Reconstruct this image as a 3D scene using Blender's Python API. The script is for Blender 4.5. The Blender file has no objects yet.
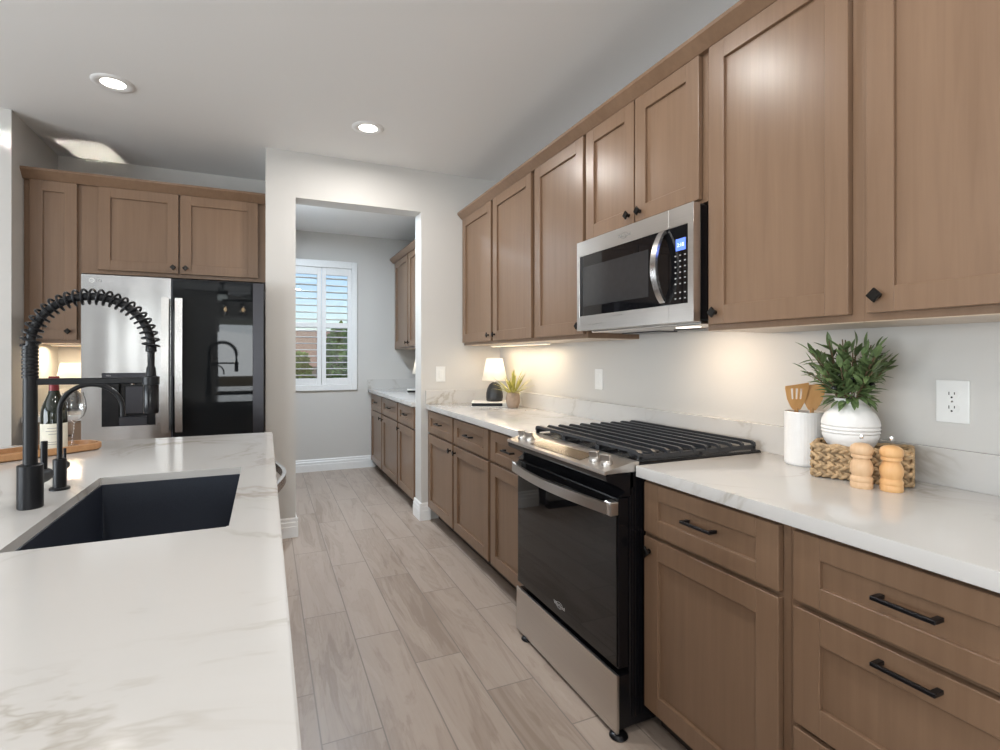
import bpy, bmesh, math, random
from mathutils import Vector, Matrix
PI = math.pi
random.seed(7)
SC = bpy.context.scene
COL = SC.collection

# ------------------------------------------------------------------ camera, world, lights, exposure
F_PX, CX, CY, YAW, CAM_H = 520.0, 492.0, 357.3, 0.4107, 1.281
cam_d = bpy.data.cameras.new('camera')
cam = bpy.data.objects.new('camera', cam_d); COL.objects.link(cam)
cam.location = (0, 0, CAM_H); cam.rotation_euler = (PI/2, 0, -YAW)
cam_d.sensor_width = 36.0; cam_d.lens = F_PX*36.0/1000.0
cam_d.shift_x = (500-CX)/1000.0; cam_d.shift_y = (CY-375)/1000.0
cam_d.clip_start = 0.02
SC.camera = cam

SC.view_settings.view_transform = 'Standard'
SC.view_settings.look = 'None'
SC.view_settings.gamma = 1.0
SC.view_settings.use_curve_mapping = False
SC.view_settings.exposure = 0.06

world = bpy.data.worlds.new('sky_world'); SC.world = world; world.use_nodes = True
wn = world.node_tree; wn.nodes.clear()
sky = wn.nodes.new('ShaderNodeTexSky'); sky.sky_type = 'NISHITA'
sky.sun_disc = False; sky.sun_elevation = math.radians(48); sky.sun_rotation = math.radians(200)
bgn = wn.nodes.new('ShaderNodeBackground'); bgn.inputs['Strength'].default_value = 0.165
wo = wn.nodes.new('ShaderNodeOutputWorld')
wn.links.new(sky.outputs[0], bgn.inputs[0]); wn.links.new(bgn.outputs[0], wo.inputs[0])

def area(name, loc, aim, sx, sy, power, color, spread=PI, shape='RECTANGLE', parent=None):
    l = bpy.data.lights.new(name, 'AREA'); l.shape = shape; l.size = sx
    if shape in ('RECTANGLE', 'ELLIPSE'): l.size_y = sy
    l.energy = power; l.color = color; l.spread = spread
    o = bpy.data.objects.new(name, l); COL.objects.link(o)
    d = Vector(aim)
    o.rotation_euler = d.to_track_quat('-Z', 'Y').to_euler()
    o.location = loc
    if parent: o.parent = parent
    return o
# daylight entering by the great room's windows, behind and left of the camera
area('daylight_rear', (-0.56, -5.3, 1.45), (0.1, 1, 0.7), 0.8, 1.4, 42, (0.90, 0.96, 1.0))
area('daylight_rear_narrow', (-2.12, -5.3, 1.42), (0.1, 1, 0.1), 0.8, 1.7, 9, (0.88, 0.95, 1.0))
area('daylight_left', (-4.8, -0.4, 1.35), (1, 0, 0.68), 4.2, 1.9, 262, (0.87, 0.94, 1.0))
# sunlight thrown up to the alcove ceiling by a glossy surface in the great room
g0 = Vector((-2.2, -2.0, 0.9)); g1 = Vector((-1.17, 4.55, 2.75))
area('sun_glint', g0, g1-g0, 0.36, 0.10, 0.34, (1.0, 0.93, 0.80), math.radians(0.3))
# the outside sun on the neighbours' garden
sun_d = bpy.data.lights.new('sun', 'SUN'); sun_d.energy = 1.2; sun_d.angle = 0.01; sun_d.color = (1, 0.95, 0.88)
sun_o = bpy.data.objects.new('sun', sun_d); COL.objects.link(sun_o)
sun_o.rotation_euler = (math.radians(40), 0, math.radians(8))

# ------------------------------------------------------------------ materials
def new_mat(name):
    m = bpy.data.materials.new(name); m.use_nodes = True
    nt = m.node_tree; b = nt.nodes['Principled BSDF']
    return m, nt, b
def N(nt, t, **kw):
    n = nt.nodes.new(t)
    for k, v in kw.items(): setattr(n, k, v)
    return n
def math_n(nt, op, a, b=None, c=None):
    n = N(nt, 'ShaderNodeMath', operation=op)
    for i, v in enumerate((a, b, c)):
        if v is None: continue
        if isinstance(v, (int, float)): n.inputs[i].default_value = v
        else: nt.links.new(v, n.inputs[i])
    return n.outputs[0]
def ramp(nt, fac, stops):
    r = N(nt, 'ShaderNodeValToRGB')
    while len(r.color_ramp.elements) < len(stops): r.color_ramp.elements.new(0.5)
    for e, (p, c) in zip(r.color_ramp.elements, stops):
        e.position = p; e.color = (c[0], c[1], c[2], 1)
    nt.links.new(fac, r.inputs[0]); return r.outputs[0]
def noise(nt, vec, scale, detail=3, rough=0.5, dist=0.0):
    n = N(nt, 'ShaderNodeTexNoise'); n.inputs['Scale'].default_value = scale
    n.inputs['Detail'].default_value = detail; n.inputs['Roughness'].default_value = rough
    n.inputs['Distortion'].default_value = dist
    if vec is not None: nt.links.new(vec, n.inputs['Vector'])
    return n.outputs[0]
def coords(nt, scale=(1, 1, 1), kind='Object'):
    tc = N(nt, 'ShaderNodeTexCoord'); mp = N(nt, 'ShaderNodeMapping')
    mp.inputs['Scale'].default_value = scale
    nt.links.new(tc.outputs[kind], mp.inputs[0]); return mp.outputs[0]
def bump(nt, b, h, strength, dist=0.01):
    n = N(nt, 'ShaderNodeBump'); n.inputs['Strength'].default_value = strength; n.inputs['Distance'].default_value = dist
    nt.links.new(h, n.inputs['Height']); nt.links.new(n.outputs[0], b.inputs['Normal'])
def simple(name, col, rough=0.5, metal=0.0, spec=0.5, var=0.06, nscale=40, bmp=0.0, coat=0.0):
    m, nt, b = new_mat(name)
    v = coords(nt)
    f = noise(nt, v, nscale, 3)
    lo = tuple(max(0, c*(1-var)) for c in col); hi = tuple(min(1, c*(1+var)) for c in col)
    nt.links.new(ramp(nt, f, [(0.3, lo), (0.7, hi)]), b.inputs['Base Color'])
    b.inputs['Roughness'].default_value = rough; b.inputs['Metallic'].default_value = metal
    b.inputs['Specular IOR Level'].default_value = spec
    b.inputs['Coat Weight'].default_value = coat
    if bmp: bump(nt, b, noise(nt, v, nscale*4, 2), bmp, 0.002)
    return m
def wood(name, dark, light, rough=0.30, scale=(26, 26, 1.1), spec=0.45):
    m, nt, b = new_mat(name)
    v = coords(nt, scale)
    g = noise(nt, v, 1.6, 6, 0.62, 0.5)
    big = noise(nt, coords(nt, (3, 3, 0.7)), 1.2, 3, 0.5)
    f = math_n(nt, 'ADD', math_n(nt, 'MULTIPLY', g, 0.45), math_n(nt, 'MULTIPLY', big, 0.55))
    nt.links.new(ramp(nt, f, [(0.32, dark), (0.68, light)]), b.inputs['Base Color'])
    b.inputs['Roughness'].default_value = rough; b.inputs['Specular IOR Level'].default_value = spec
    bump(nt, b, g, 0.04, 0.002)
    return m
def brushed(name, col, rough=0.26, scale=(2, 2, 260), wavy=0.0):
    m, nt, b = new_mat(name)
    g = noise(nt, coords(nt, scale), 1.0, 3, 0.6)
    lo = tuple(c*0.93 for c in col)
    nt.links.new(ramp(nt, g, [(0.3, lo), (0.7, col)]), b.inputs['Base Color'])
    b.inputs['Metallic'].default_value = 1.0
    nt.links.new(math_n(nt, 'MULTIPLY_ADD', g, 0.12, rough-0.06), b.inputs['Roughness'])
    if wavy: bump(nt, b, noise(nt, coords(nt, (5, 5, 1.6)), 1.0, 1, 0.4), wavy, 0.02)
    return m
def emis(name, col, strength):
    m, nt, b = new_mat(name)
    b.inputs['Base Color'].default_value = (*col, 1)
    b.inputs['Emission Color'].default_value = (*col, 1); b.inputs['Emission Strength'].default_value = strength
    return m
def glass(name, tint=(1, 1, 1), gloss_rough=0.0):
    m = bpy.data.materials.new(name); m.use_nodes = True; nt = m.node_tree; nt.nodes.clear()
    out = N(nt, 'ShaderNodeOutputMaterial'); tr = N(nt, 'ShaderNodeBsdfTransparent'); gl = N(nt, 'ShaderNodeBsdfGlossy')
    tr.inputs[0].default_value = (*tint, 1); gl.inputs['Roughness'].default_value = gloss_rough
    fr = N(nt, 'ShaderNodeLayerWeight'); fr.inputs[0].default_value = 0.5
    mx = N(nt, 'ShaderNodeMixShader')
    nt.links.new(math_n(nt, 'MULTIPLY_ADD', math_n(nt, 'POWER', fr.outputs['Facing'], 2.6), 0.85, 0.08), mx.inputs[0]); nt.links.new(tr.outputs[0], mx.inputs[1]); nt.links.new(gl.outputs[0], mx.inputs[2])
    nt.links.new(mx.outputs[0], out.inputs[0]); return m

def quartz(name, base=(0.59, 0.574, 0.552), vein=(0.36, 0.32, 0.265)):
    m, nt, b = new_mat(name)
    geo = N(nt, 'ShaderNodeNewGeometry')
    v = geo.outputs['Position']
    w = N(nt, 'ShaderNodeMapping'); w.inputs['Rotation'].default_value = (0.3, 0.5, 0.5); nt.links.new(v, w.inputs[0])
    n1 = noise(nt, w.outputs[0], 1.15, 6, 0.60, 1.3)
    d = math_n(nt, 'ABSOLUTE', math_n(nt, 'SUBTRACT', n1, 0.50))
    line = math_n(nt, 'SUBTRACT', 1.0, math_n(nt, 'MINIMUM', math_n(nt, 'MULTIPLY', d, 55.0), 1.0))
    mask = math_n(nt, 'MULTIPLY', math_n(nt, 'MAXIMUM', math_n(nt, 'SUBTRACT', noise(nt, v, 2.1, 2), 0.43), 0.0), 5.0)
    soft = math_n(nt, 'SUBTRACT', 1.0, math_n(nt, 'MINIMUM', math_n(nt, 'MULTIPLY', d, 14.0), 1.0))
    f = math_n(nt, 'MINIMUM', math_n(nt, 'ADD', math_n(nt, 'MULTIPLY', math_n(nt, 'MULTIPLY', line, mask), 0.55), math_n(nt, 'MULTIPLY', math_n(nt, 'MULTIPLY', soft, mask), 0.13)), 1.0)
    nt.links.new(ramp(nt, f, [(0.0, base), (1.0, vein)]), b.inputs['Base Color'])
    b.inputs['Roughness'].default_value = 0.13; b.inputs['Specular IOR Level'].default_value = 0.5
    return m

def floor_mat():
    m, nt, b = new_mat('wood_look_plank_tile')
    geo = N(nt, 'ShaderNodeNewGeometry'); sp = N(nt, 'ShaderNodeSeparateXYZ'); nt.links.new(geo.outputs['Position'], sp.inputs[0])
    X, Y = sp.outputs[0], sp.outputs[1]
    rowf = math_n(nt, 'DIVIDE', math_n(nt, 'SUBTRACT', X, 0.17), 0.203)
    row = math_n(nt, 'FLOOR', rowf); rx = math_n(nt, 'SUBTRACT', rowf, row)
    lf = math_n(nt, 'DIVIDE', math_n(nt, 'ADD', math_n(nt, 'SUBTRACT', Y, 2.70), math_n(nt, 'MULTIPLY', row, 0.2867)), 0.90)
    li = math_n(nt, 'FLOOR', lf); ry = math_n(nt, 'SUBTRACT', lf, li)
    ex = math_n(nt, 'MULTIPLY', math_n(nt, 'MINIMUM', rx, math_n(nt, 'SUBTRACT', 1.0, rx)), 0.203)
    ey = math_n(nt, 'MULTIPLY', math_n(nt, 'MINIMUM', ry, math_n(nt, 'SUBTRACT', 1.0, ry)), 0.90)
    edge = math_n(nt, 'MINIMUM', ex, ey)
    grout = math_n(nt, 'LESS_THAN', edge, 0.0026)
    cb = N(nt, 'ShaderNodeCombineXYZ'); nt.links.new(row, cb.inputs[0]); nt.links.new(li, cb.inputs[1])
    wh = N(nt, 'ShaderNodeTexWhiteNoise', noise_dimensions='2D'); nt.links.new(cb.outputs[0], wh.inputs[0])
    rnd = wh.outputs[0]
    cv = N(nt, 'ShaderNodeCombineXYZ')
    nt.links.new(math_n(nt, 'MULTIPLY', X, 9.0), cv.inputs[0])
    nt.links.new(math_n(nt, 'ADD', math_n(nt, 'MULTIPLY', Y, 1.25), math_n(nt, 'MULTIPLY', rnd, 37.0)), cv.inputs[1])
    nt.links.new(math_n(nt, 'MULTIPLY', rnd, 19.0), cv.inputs[2])
    g1 = noise(nt, cv.outputs[0], 1.0, 5, 0.6, 0.9)
    rings = math_n(nt, 'ABSOLUTE', math_n(nt, 'SINE', math_n(nt, 'MULTIPLY', g1, 26.0)))
    cv2 = N(nt, 'ShaderNodeVectorMath', operation='MULTIPLY'); nt.links.new(cv.outputs[0], cv2.inputs[0]); cv2.inputs[1].default_value = (9, 2.2, 1)
    fine = noise(nt, cv2.outputs[0], 1.0, 4, 0.6)
    f = math_n(nt, 'ADD', math_n(nt, 'ADD', math_n(nt, 'MULTIPLY', g1, 0.62), math_n(nt, 'MULTIPLY', rings, 0.07)),
               math_n(nt, 'ADD', math_n(nt, 'MULTIPLY', fine, 0.20), math_n(nt, 'MULTIPLY', math_n(nt, 'SUBTRACT', rnd, 0.5), 0.10)))
    c = ramp(nt, f, [(0.33, (0.30, 0.232, 0.183)), (0.46, (0.395, 0.318, 0.262)), (0.62, (0.44, 0.365, 0.308))])
    mx = N(nt, 'ShaderNodeMix', data_type='RGBA'); nt.links.new(grout, mx.inputs[0]); nt.links.new(c, mx.inputs[6])
    mx.inputs[7].default_value = (0.235, 0.195, 0.165, 1)
    nt.links.new(mx.outputs[2], b.inputs['Base Color'])
    nt.links.new(math_n(nt, 'MULTIPLY_ADD', fine, 0.16, 0.30), b.inputs['Roughness'])
    h = math_n(nt, 'SUBTRACT', math_n(nt, 'MULTIPLY', fine, 0.15), math_n(nt, 'MULTIPLY', grout, 1.0))
    bump(nt, b, h, 0.25, 0.002)
    return m

def paint(name, col):
    m, nt, b = new_mat(name)
    geo = N(nt, 'ShaderNodeNewGeometry')
    b.inputs['Base Color'].default_value = (*col, 1); b.inputs['Roughness'].default_value = 0.6
    b.inputs['Specular IOR Level'].default_value = 0.3
    bump(nt, b, noise(nt, geo.outputs['Position'], 70, 3, 0.55), 0.10, 0.003)
    return m

M = {}
M['wall'] = paint('warm_white_paint', (0.595, 0.578, 0.550))
M['ceil'] = paint('ceiling_paint', (0.85, 0.85, 0.84))
M['trim'] = simple('white_trim_paint', (0.82, 0.82, 0.81), 0.35, var=0.02)
M['wood'] = wood('stained_maple', (0.178, 0.106, 0.063), (0.240, 0.150, 0.094))
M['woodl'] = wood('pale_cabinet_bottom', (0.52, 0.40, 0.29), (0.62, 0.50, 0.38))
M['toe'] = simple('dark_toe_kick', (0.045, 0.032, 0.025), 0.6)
M['quartz'] = quartz('veined_white_quartz')
M['floor'] = floor_mat()
M['steel'] = brushed('brushed_steel', (0.64, 0.605, 0.57), 0.30)
M['steelh'] = simple('satin_steel', (0.62, 0.61, 0.60), 0.25, 1.0, var=0.02, nscale=8)
M['fridge'] = brushed('fridge_steel', (0.56, 0.56, 0.565), 0.20, scale=(2, 2, 260), wavy=0.5)
M['chrome'] = simple('polished_metal', (0.72, 0.71, 0.70), 0.14, 1.0, var=0.02)
M['black'] = simple('black_metal', (0.012, 0.012, 0.014), 0.32, 0.6, 0.5)
M['blackm'] = simple('matte_black_metal', (0.007, 0.0075, 0.0095), 0.36, 0.0, 0.32)
M['bronze'] = simple('dark_bronze_metal', (0.035, 0.032, 0.030), 0.22, 0.9, 0.5)
M['blackgl'] = simple('black_glass', (0.006, 0.006, 0.007), 0.03, 0.0, 0.5, var=0.02)
M['mirrorgl'] = simple('dark_mirror_glass', (0.008, 0.009, 0.010), 0.02, 0.0, 0.28, var=0.02)
M['darkst'] = simple('dark_steel', (0.06, 0.06, 0.068), 0.3, 0.9, var=0.03)
M['enamel'] = simple('black_enamel', (0.006, 0.006, 0.0075), 0.2, 0, 0.32)
M['iron'] = simple('cast_iron', (0.030, 0.032, 0.037), 0.42, 0.2, 0.6, bmp=0.15, nscale=120)
M['sink'] = simple('dark_composite_sink', (0.020, 0.025, 0.038), 0.42, 0, 0.5, var=0.2, nscale=400)
M['white'] = simple('white_ceramic', (0.78, 0.77, 0.755), 0.35, var=0.02)
M['whitep'] = simple('white_plastic', (0.80, 0.80, 0.78), 0.3, var=0.01)
M['slot'] = simple('dark_slot', (0.02, 0.02, 0.02), 0.6)
M['bamboo'] = wood('bamboo', (0.52, 0.26, 0.085), (0.64, 0.36, 0.14), 0.42, (30, 30, 4))
M['mill'] = wood('light_turned_wood', (0.60, 0.37, 0.20), (0.76, 0.53, 0.33), 0.4, (40, 40, 5))
M['mill2'] = wood('honey_turned_wood', (0.66, 0.34, 0.13), (0.80, 0.50, 0.24), 0.4, (40, 40, 5))
M['acacia'] = wood('warm_tray_wood', (0.36, 0.17, 0.07), (0.55, 0.31, 0.15), 0.45, (30, 30, 12))
M['wicker'] = simple('woven_hyacinth', (0.44, 0.30, 0.165), 0.7, var=0.45, nscale=60, bmp=0.3)
M['leaf'] = simple('olive_leaf', (0.125, 0.185, 0.072), 0.42, var=0.6, nscale=14)
M['leafy'] = simple('yellow_green_leaf', (0.36, 0.34, 0.085), 0.5, var=0.3, nscale=30)
M['stem'] = simple('twig', (0.13, 0.085, 0.045), 0.7)
M['olive'] = simple('dark_olive', (0.012, 0.014, 0.010), 0.25)
M['clay'] = simple('taupe_clay', (0.33, 0.245, 0.185), 0.75, var=0.1)
def linen():
    m = bpy.data.materials.new('white_linen'); m.use_nodes = True; nt = m.node_tree; nt.nodes.clear()
    out = N(nt, 'ShaderNodeOutputMaterial'); d = N(nt, 'ShaderNodeBsdfDiffuse'); tl_ = N(nt, 'ShaderNodeBsdfTranslucent'); mx = N(nt, 'ShaderNodeMixShader')
    c = ramp(nt, noise(nt, coords(nt, (1, 1, 4)), 180, 2), [(0.3, (0.78, 0.75, 0.69)), (0.7, (0.84, 0.81, 0.75))])
    nt.links.new(c, d.inputs[0]); nt.links.new(c, tl_.inputs[0]); mx.inputs[0].default_value = 0.45
    nt.links.new(d.outputs[0], mx.inputs[1]); nt.links.new(tl_.outputs[0], mx.inputs[2]); nt.links.new(mx.outputs[0], out.inputs[0]); return m
M['shade'] = linen()
M['lampb'] = simple('charcoal_ceramic', (0.022, 0.023, 0.026), 0.42)
M['paper'] = simple('page_edges', (0.72, 0.69, 0.63), 0.7, var=0.1, nscale=300)
M['cover'] = simple('white_cover', (0.78, 0.76, 0.73), 0.4)
M['bottle'] = simple('dark_bottle_glass', (0.008, 0.012, 0.007), 0.05, 0, 0.6)
M['foil'] = simple('red_foil', (0.15, 0.014, 0.018), 0.35, 0.3)
M['label'] = simple('cream_label', (0.72, 0.69, 0.58), 0.6, var=0.05)
M['glass'] = glass('clear_glass')
M['pane'] = glass('window_glass', (0.97, 0.985, 1.0))
M['lens'] = emis('warm_lens', (1.0, 0.95, 0.87), 6.0)
M['hoodlens'] = emis('hood_lens', (1.0, 0.93, 0.82), 1.6)
M['bulb'] = emis('filament_glow', (1.0, 0.72, 0.42), 14.0)
M['fanlight'] = emis('frosted_fan_glow', (0.9, 1.0, 0.98), 3.0)
M['led'] = emis('led_strip', (1.0, 0.80, 0.55), 1.5)
M['disp'] = emis('blue_display', (0.10, 0.19, 0.75), 1.0)
M['dispw'] = emis('display_digits', (0.65, 0.75, 1.0), 1.2)
M['print'] = simple('pale_print', (0.42, 0.41, 0.40), 0.5)
M['printm'] = simple('metal_print', (0.30, 0.29, 0.28), 0.4, 0.5)
M['touch'] = simple('amber_touch_panel', (0.10, 0.068, 0.042), 0.16, 0.3, var=0.25, nscale=35)
M['roof'] = simple('clay_roof', (0.42, 0.26, 0.18), 0.8)
M['stucco'] = simple('pale_stucco', (0.40, 0.36, 0.31), 0.85)
M['bush'] = simple('garden_leaf', (0.20, 0.33, 0.075), 0.6, var=0.5, nscale=9)
M['ground'] = simple('dry_ground', (0.42, 0.36, 0.29), 0.9)
M['dwood'] = wood('dark_table_wood', (0.03, 0.02, 0.014), (0.06, 0.04, 0.03))
M['blind'] = simple('white_fabric_blind', (0.8, 0.8, 0.8), 0.8)

# ------------------------------------------------------------------ mesh builder
class MB:
    def __init__(s): s.bm = bmesh.new()
    def box(s, x0, x1, y0, y1, z0, z1, bev=0.0, seg=1, mat=None):
        x0, x1 = sorted((x0, x1)); y0, y1 = sorted((y0, y1)); z0, z1 = sorted((z0, z1))
        t = bmesh.new()
        vs = [t.verts.new((x, y, z)) for x in (x0, x1) for y in (y0, y1) for z in (z0, z1)]
        for f in ((0, 1, 3, 2), (4, 6, 7, 5), (0, 4, 5, 1), (2, 3, 7, 6), (0, 2, 6, 4), (1, 5, 7, 3)):
            t.faces.new([vs[i] for i in f])
        if bev > 0: bmesh.ops.bevel(t, geom=t.edges[:], offset=bev, segments=seg, profile=0.7, affect='EDGES')
        if mat is not None: bmesh.ops.transform(t, matrix=mat, verts=t.verts[:])
        s._add(t); return s
    def _add(s, t):
        me = bpy.data.meshes.new('t'); t.to_mesh(me); t.free(); s.bm.from_mesh(me); bpy.data.meshes.remove(me)
    def prism(s, poly, a0, a1, axis='y', bev=0.0):
        t = bmesh.new()
        def P(p, a):
            if axis == 'y': return (p[0], a, p[1])
            if axis == 'x': return (a, p[0], p[1])
            return (p[0], p[1], a)
        A = [t.verts.new(P(p, a0)) for p in poly]; B = [t.verts.new(P(p, a1)) for p in poly]
        t.faces.new(A); t.faces.new(list(reversed(B))); n = len(poly)
        for i in range(n): t.faces.new([A[i], B[i], B[(i+1) % n], A[(i+1) % n]])
        bmesh.ops.recalc_face_normals(t, faces=t.faces[:])
        if bev > 0: bmesh.ops.bevel(t, geom=t.edges[:], offset=bev, segments=2, profile=0.7, affect='EDGES')
        s._add(t); return s
    def lathe(s, prof, c=(0, 0, 0), seg=36, mat=None):
        t = bmesh.new(); rings = []
        for r, z in prof:
            if r < 1e-6: rings.append([t.verts.new((c[0], c[1], c[2]+z))])
            else: rings.append([t.verts.new((c[0]+r*math.cos(2*PI*k/seg), c[1]+r*math.sin(2*PI*k/seg), c[2]+z)) for k in range(seg)])
        for a, b in zip(rings, rings[1:]):
            for k in range(seg):
                k2 = (k+1) % seg
                if len(a) == 1 and len(b) == 1: continue
                if len(a) == 1: t.faces.new([a[0], b[k2], b[k]])
                elif len(b) == 1: t.faces.new([a[k], a[k2], b[0]])
                else: t.faces.new([a[k], a[k2], b[k2], b[k]])
        bmesh.ops.recalc_face_normals(t, faces=t.faces[:])
        if mat is not None: bmesh.ops.transform(t, matrix=mat, verts=t.verts[:])
        s._add(t); return s
    def cyl(s, p0, p1, r, seg=20, r1=None, bev=0.0):
        p0, p1 = Vector(p0), Vector(p1); d = p1-p0; L = d.length
        q = d.to_track_quat('Z', 'Y').to_matrix().to_4x4(); mt = Matrix.Translation(p0) @ q
        r1 = r if r1 is None else r1
        b = min(bev, r*0.45, L*0.45)
        prof = [(0, 0), (r-b, 0), (r, b), (r1, L-b), (r1-b, L), (0, L)] if b > 0 else [(0, 0), (r, 0), (r1, L), (0, L)]
        return s.lathe(prof, (0, 0, 0), seg, mt)
    def tube(s, pts, r, seg=10, cap=True, flat=None):
        pts = [Vector(p) for p in pts]; t = bmesh.new(); rings = []
        n = len(pts); up = None
        for i in range(n):
            d = (pts[min(i+1, n-1)]-pts[max(i-1, 0)]).normalized()
            if up is None:
                up = Vector((0, 0, 1)) if abs(d.z) < 0.9 else Vector((1, 0, 0))
            a = d.cross(up).normalized(); b = a.cross(d).normalized(); up = b
            rr = r[i] if isinstance(r, (list, tuple)) else r
            w, h = (rr, rr) if flat is None else (rr*flat[0], rr*flat[1])
            rings.append([t.verts.new(pts[i]+a*w*math.cos(2*PI*k/seg)+b*h*math.sin(2*PI*k/seg)) for k in range(seg)])
        for A, B in zip(rings, rings[1:]):
            for k in range(seg): t.faces.new([A[k], A[(k+1) % seg], B[(k+1) % seg], B[k]])
        if cap: t.faces.new(rings[0]); t.faces.new(list(reversed(rings[-1])))
        bmesh.ops.recalc_face_normals(t, faces=t.faces[:]); s._add(t); return s
    def ribbon(s, pts, prof_w, prof_t, wdir):
        """a bar of rectangular section swept along pts; wdir is the fixed width direction"""
        pts = [Vector(p) for p in pts]; w = Vector(wdir).normalized(); t = bmesh.new(); rings = []; n = len(pts)
        for i in range(n):
            d = (pts[min(i+1, n-1)]-pts[max(i-1, 0)]).normalized(); u = d.cross(w).normalized()
            rings.append([t.verts.new(pts[i]+w*a*prof_w/2+u*b*prof_t/2) for a, b in ((-1, -1), (1, -1), (1, 1), (-1, 1))])
        for A, B in zip(rings, rings[1:]):
            for k in range(4): t.faces.new([A[k], A[(k+1) % 4], B[(k+1) % 4], B[k]])
        t.faces.new(rings[0]); t.faces.new(list(reversed(rings[-1])))
        bmesh.ops.recalc_face_normals(t, faces=t.faces[:])
        s._add(t); return s
    def ball(s, c, r, sc=(1, 1, 1), u=14, v=9, rot=None):
        t = bmesh.new(); bmesh.ops.create_uvsphere(t, u_segments=u, v_segments=v, radius=r)
        m = Matrix.Translation(Vector(c)) @ (rot.to_4x4() if rot is not None else Matrix.Identity(4)) @ Matrix.Diagonal((*sc, 1))
        bmesh.ops.transform(t, matrix=m, verts=t.verts[:]); s._add(t); return s
    def faces(s, verts, faces):
        vs = [s.bm.verts.new(v) for v in verts]
        for f in faces: s.bm.faces.new([vs[i] for i in f])
        return s
    def build(s, name, mat, parent=None, smooth=40, loc=(0, 0, 0), rot=(0, 0, 0)):
        me = bpy.data.meshes.new(name); s.bm.to_mesh(me); s.bm.free()
        me.materials.append(mat)
        if smooth:
            me.shade_smooth(); me.set_sharp_from_angle(angle=math.radians(smooth))
        o = bpy.data.objects.new(name, me); COL.objects.link(o)
        o.location = loc; o.rotation_euler = rot
        if parent: o.parent = parent
        return o

def tag(o, label, cat, group=None, kind=None):
    o['label'] = label; o['category'] = cat
    if group: o['group'] = group
    if kind: o['kind'] = kind
    return o
def thing(name, label, cat, loc=(0, 0, 0), rz=0.0, group=None):
    o = bpy.data.objects.new(name, None); COL.objects.link(o); o.empty_display_size = 0.05
    o.location = loc; o.rotation_euler = (0, 0, rz)
    return tag(o, label, cat, group)
def struct(name, mb, mat, smooth=40, parent=None):
    o = mb.build(name, mat, parent, smooth)
    if parent is None: o['kind'] = 'structure'
    return o
def text(name, body, size, mat, parent, loc, rot, extrude=0.0006, align='CENTER'):
    cu = bpy.data.curves.new(name, 'FONT'); cu.body = body; cu.size = size; cu.extrude = extrude
    cu.align_x = align; cu.align_y = 'CENTER'
    tmp = bpy.data.objects.new(name+'_tmp', cu); COL.objects.link(tmp)
    bpy.context.view_layer.update()
    me = bpy.data.meshes.new_from_object(tmp.evaluated_get(bpy.context.evaluated_depsgraph_get()))
    bpy.data.objects.remove(tmp); bpy.data.curves.remove(cu)
    me.materials.clear(); me.materials.append(mat); me.name = name
    o = bpy.data.objects.new(name, me); COL.objects.link(o); o.parent = parent; o.location = loc; o.rotation_euler = rot
    return o
def copy_tree(o, parent=None):
    c = o.copy(); COL.objects.link(c); c.parent = parent
    for ch in list(o.children): copy_tree(ch, c)
    return c

# ------------------------------------------------------------------ setting
WX = 1.80          # right wall
YN = 3.968         # wall with the doorway
YA = 4.727         # back of the refrigerator alcove
YF = 6.15          # far wall beyond the doorway
ZC = 2.75
XL, YR = -5.0, -5.5
struct('floor', MB().box(XL-0.2, WX+0.2, YR-0.2, YF+0.2, -0.1, 0.0), M['floor'], 0)
struct('ceiling', MB().box(XL-0.2, WX+0.2, YR-0.2, YA+0.12, ZC, ZC+0.12), M['ceil'], 0)
struct('ceiling_far', MB().box(0.0, WX+0.2, YA+0.12, YF+0.2, 2.69, 2.87).box(0.12, 1.72, 4.14, YA+0.12, 2.69, 2.749), M['ceil'], 0)
struct('wall_right', MB().box(WX, WX+0.15, YR-0.2, YN, 0, ZC), M['wall'], 0)
DX0, DX1, DZ = 0.197, 1.121, 2.424     # doorway
b = MB()
b.box(0.0, DX0, YN, 4.14, 0, ZC).box(DX1, WX+0.15, YN, 4.14, 0, ZC).box(DX0, DX1, YN, 4.14, DZ, ZC)
struct('wall_doorway', b, M['wall'], 0)
struct('wall_partition', MB().box(0.0, 0.12, 4.14, YF, 0, ZC), M['wall'], 0)
struct('wall_alcove', MB().box(-1.55, 0.0, YA, YA+0.12, 0, ZC), M['wall'], 0)
struct('wall_left', MB().box(XL, -1.383, YN, YN+0.12, 0, ZC).box(-1.51, -1.383, YN+0.12, YA, 0, ZC), M['wall'], 0)
NX = 1.72
struct('wall_far_right', MB().box(NX, WX+0.15, 4.14, YF, 0, ZC), M['wall'], 0)
# far wall with the window hole
wx0, wx1, wz0, wz1 = 0.245, 0.915, 0.965, 2.30
b = MB(); b.box(0.0, wx0, YF, YF+0.15, 0, ZC).box(wx1, WX+0.15, YF, YF+0.15, 0, ZC).box(wx0, wx1, YF, YF+0.15, 0, wz0).box(wx0, wx1, YF, YF+0.15, wz1, ZC)
struct('wall_far', b, M['wall'], 0)
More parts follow.
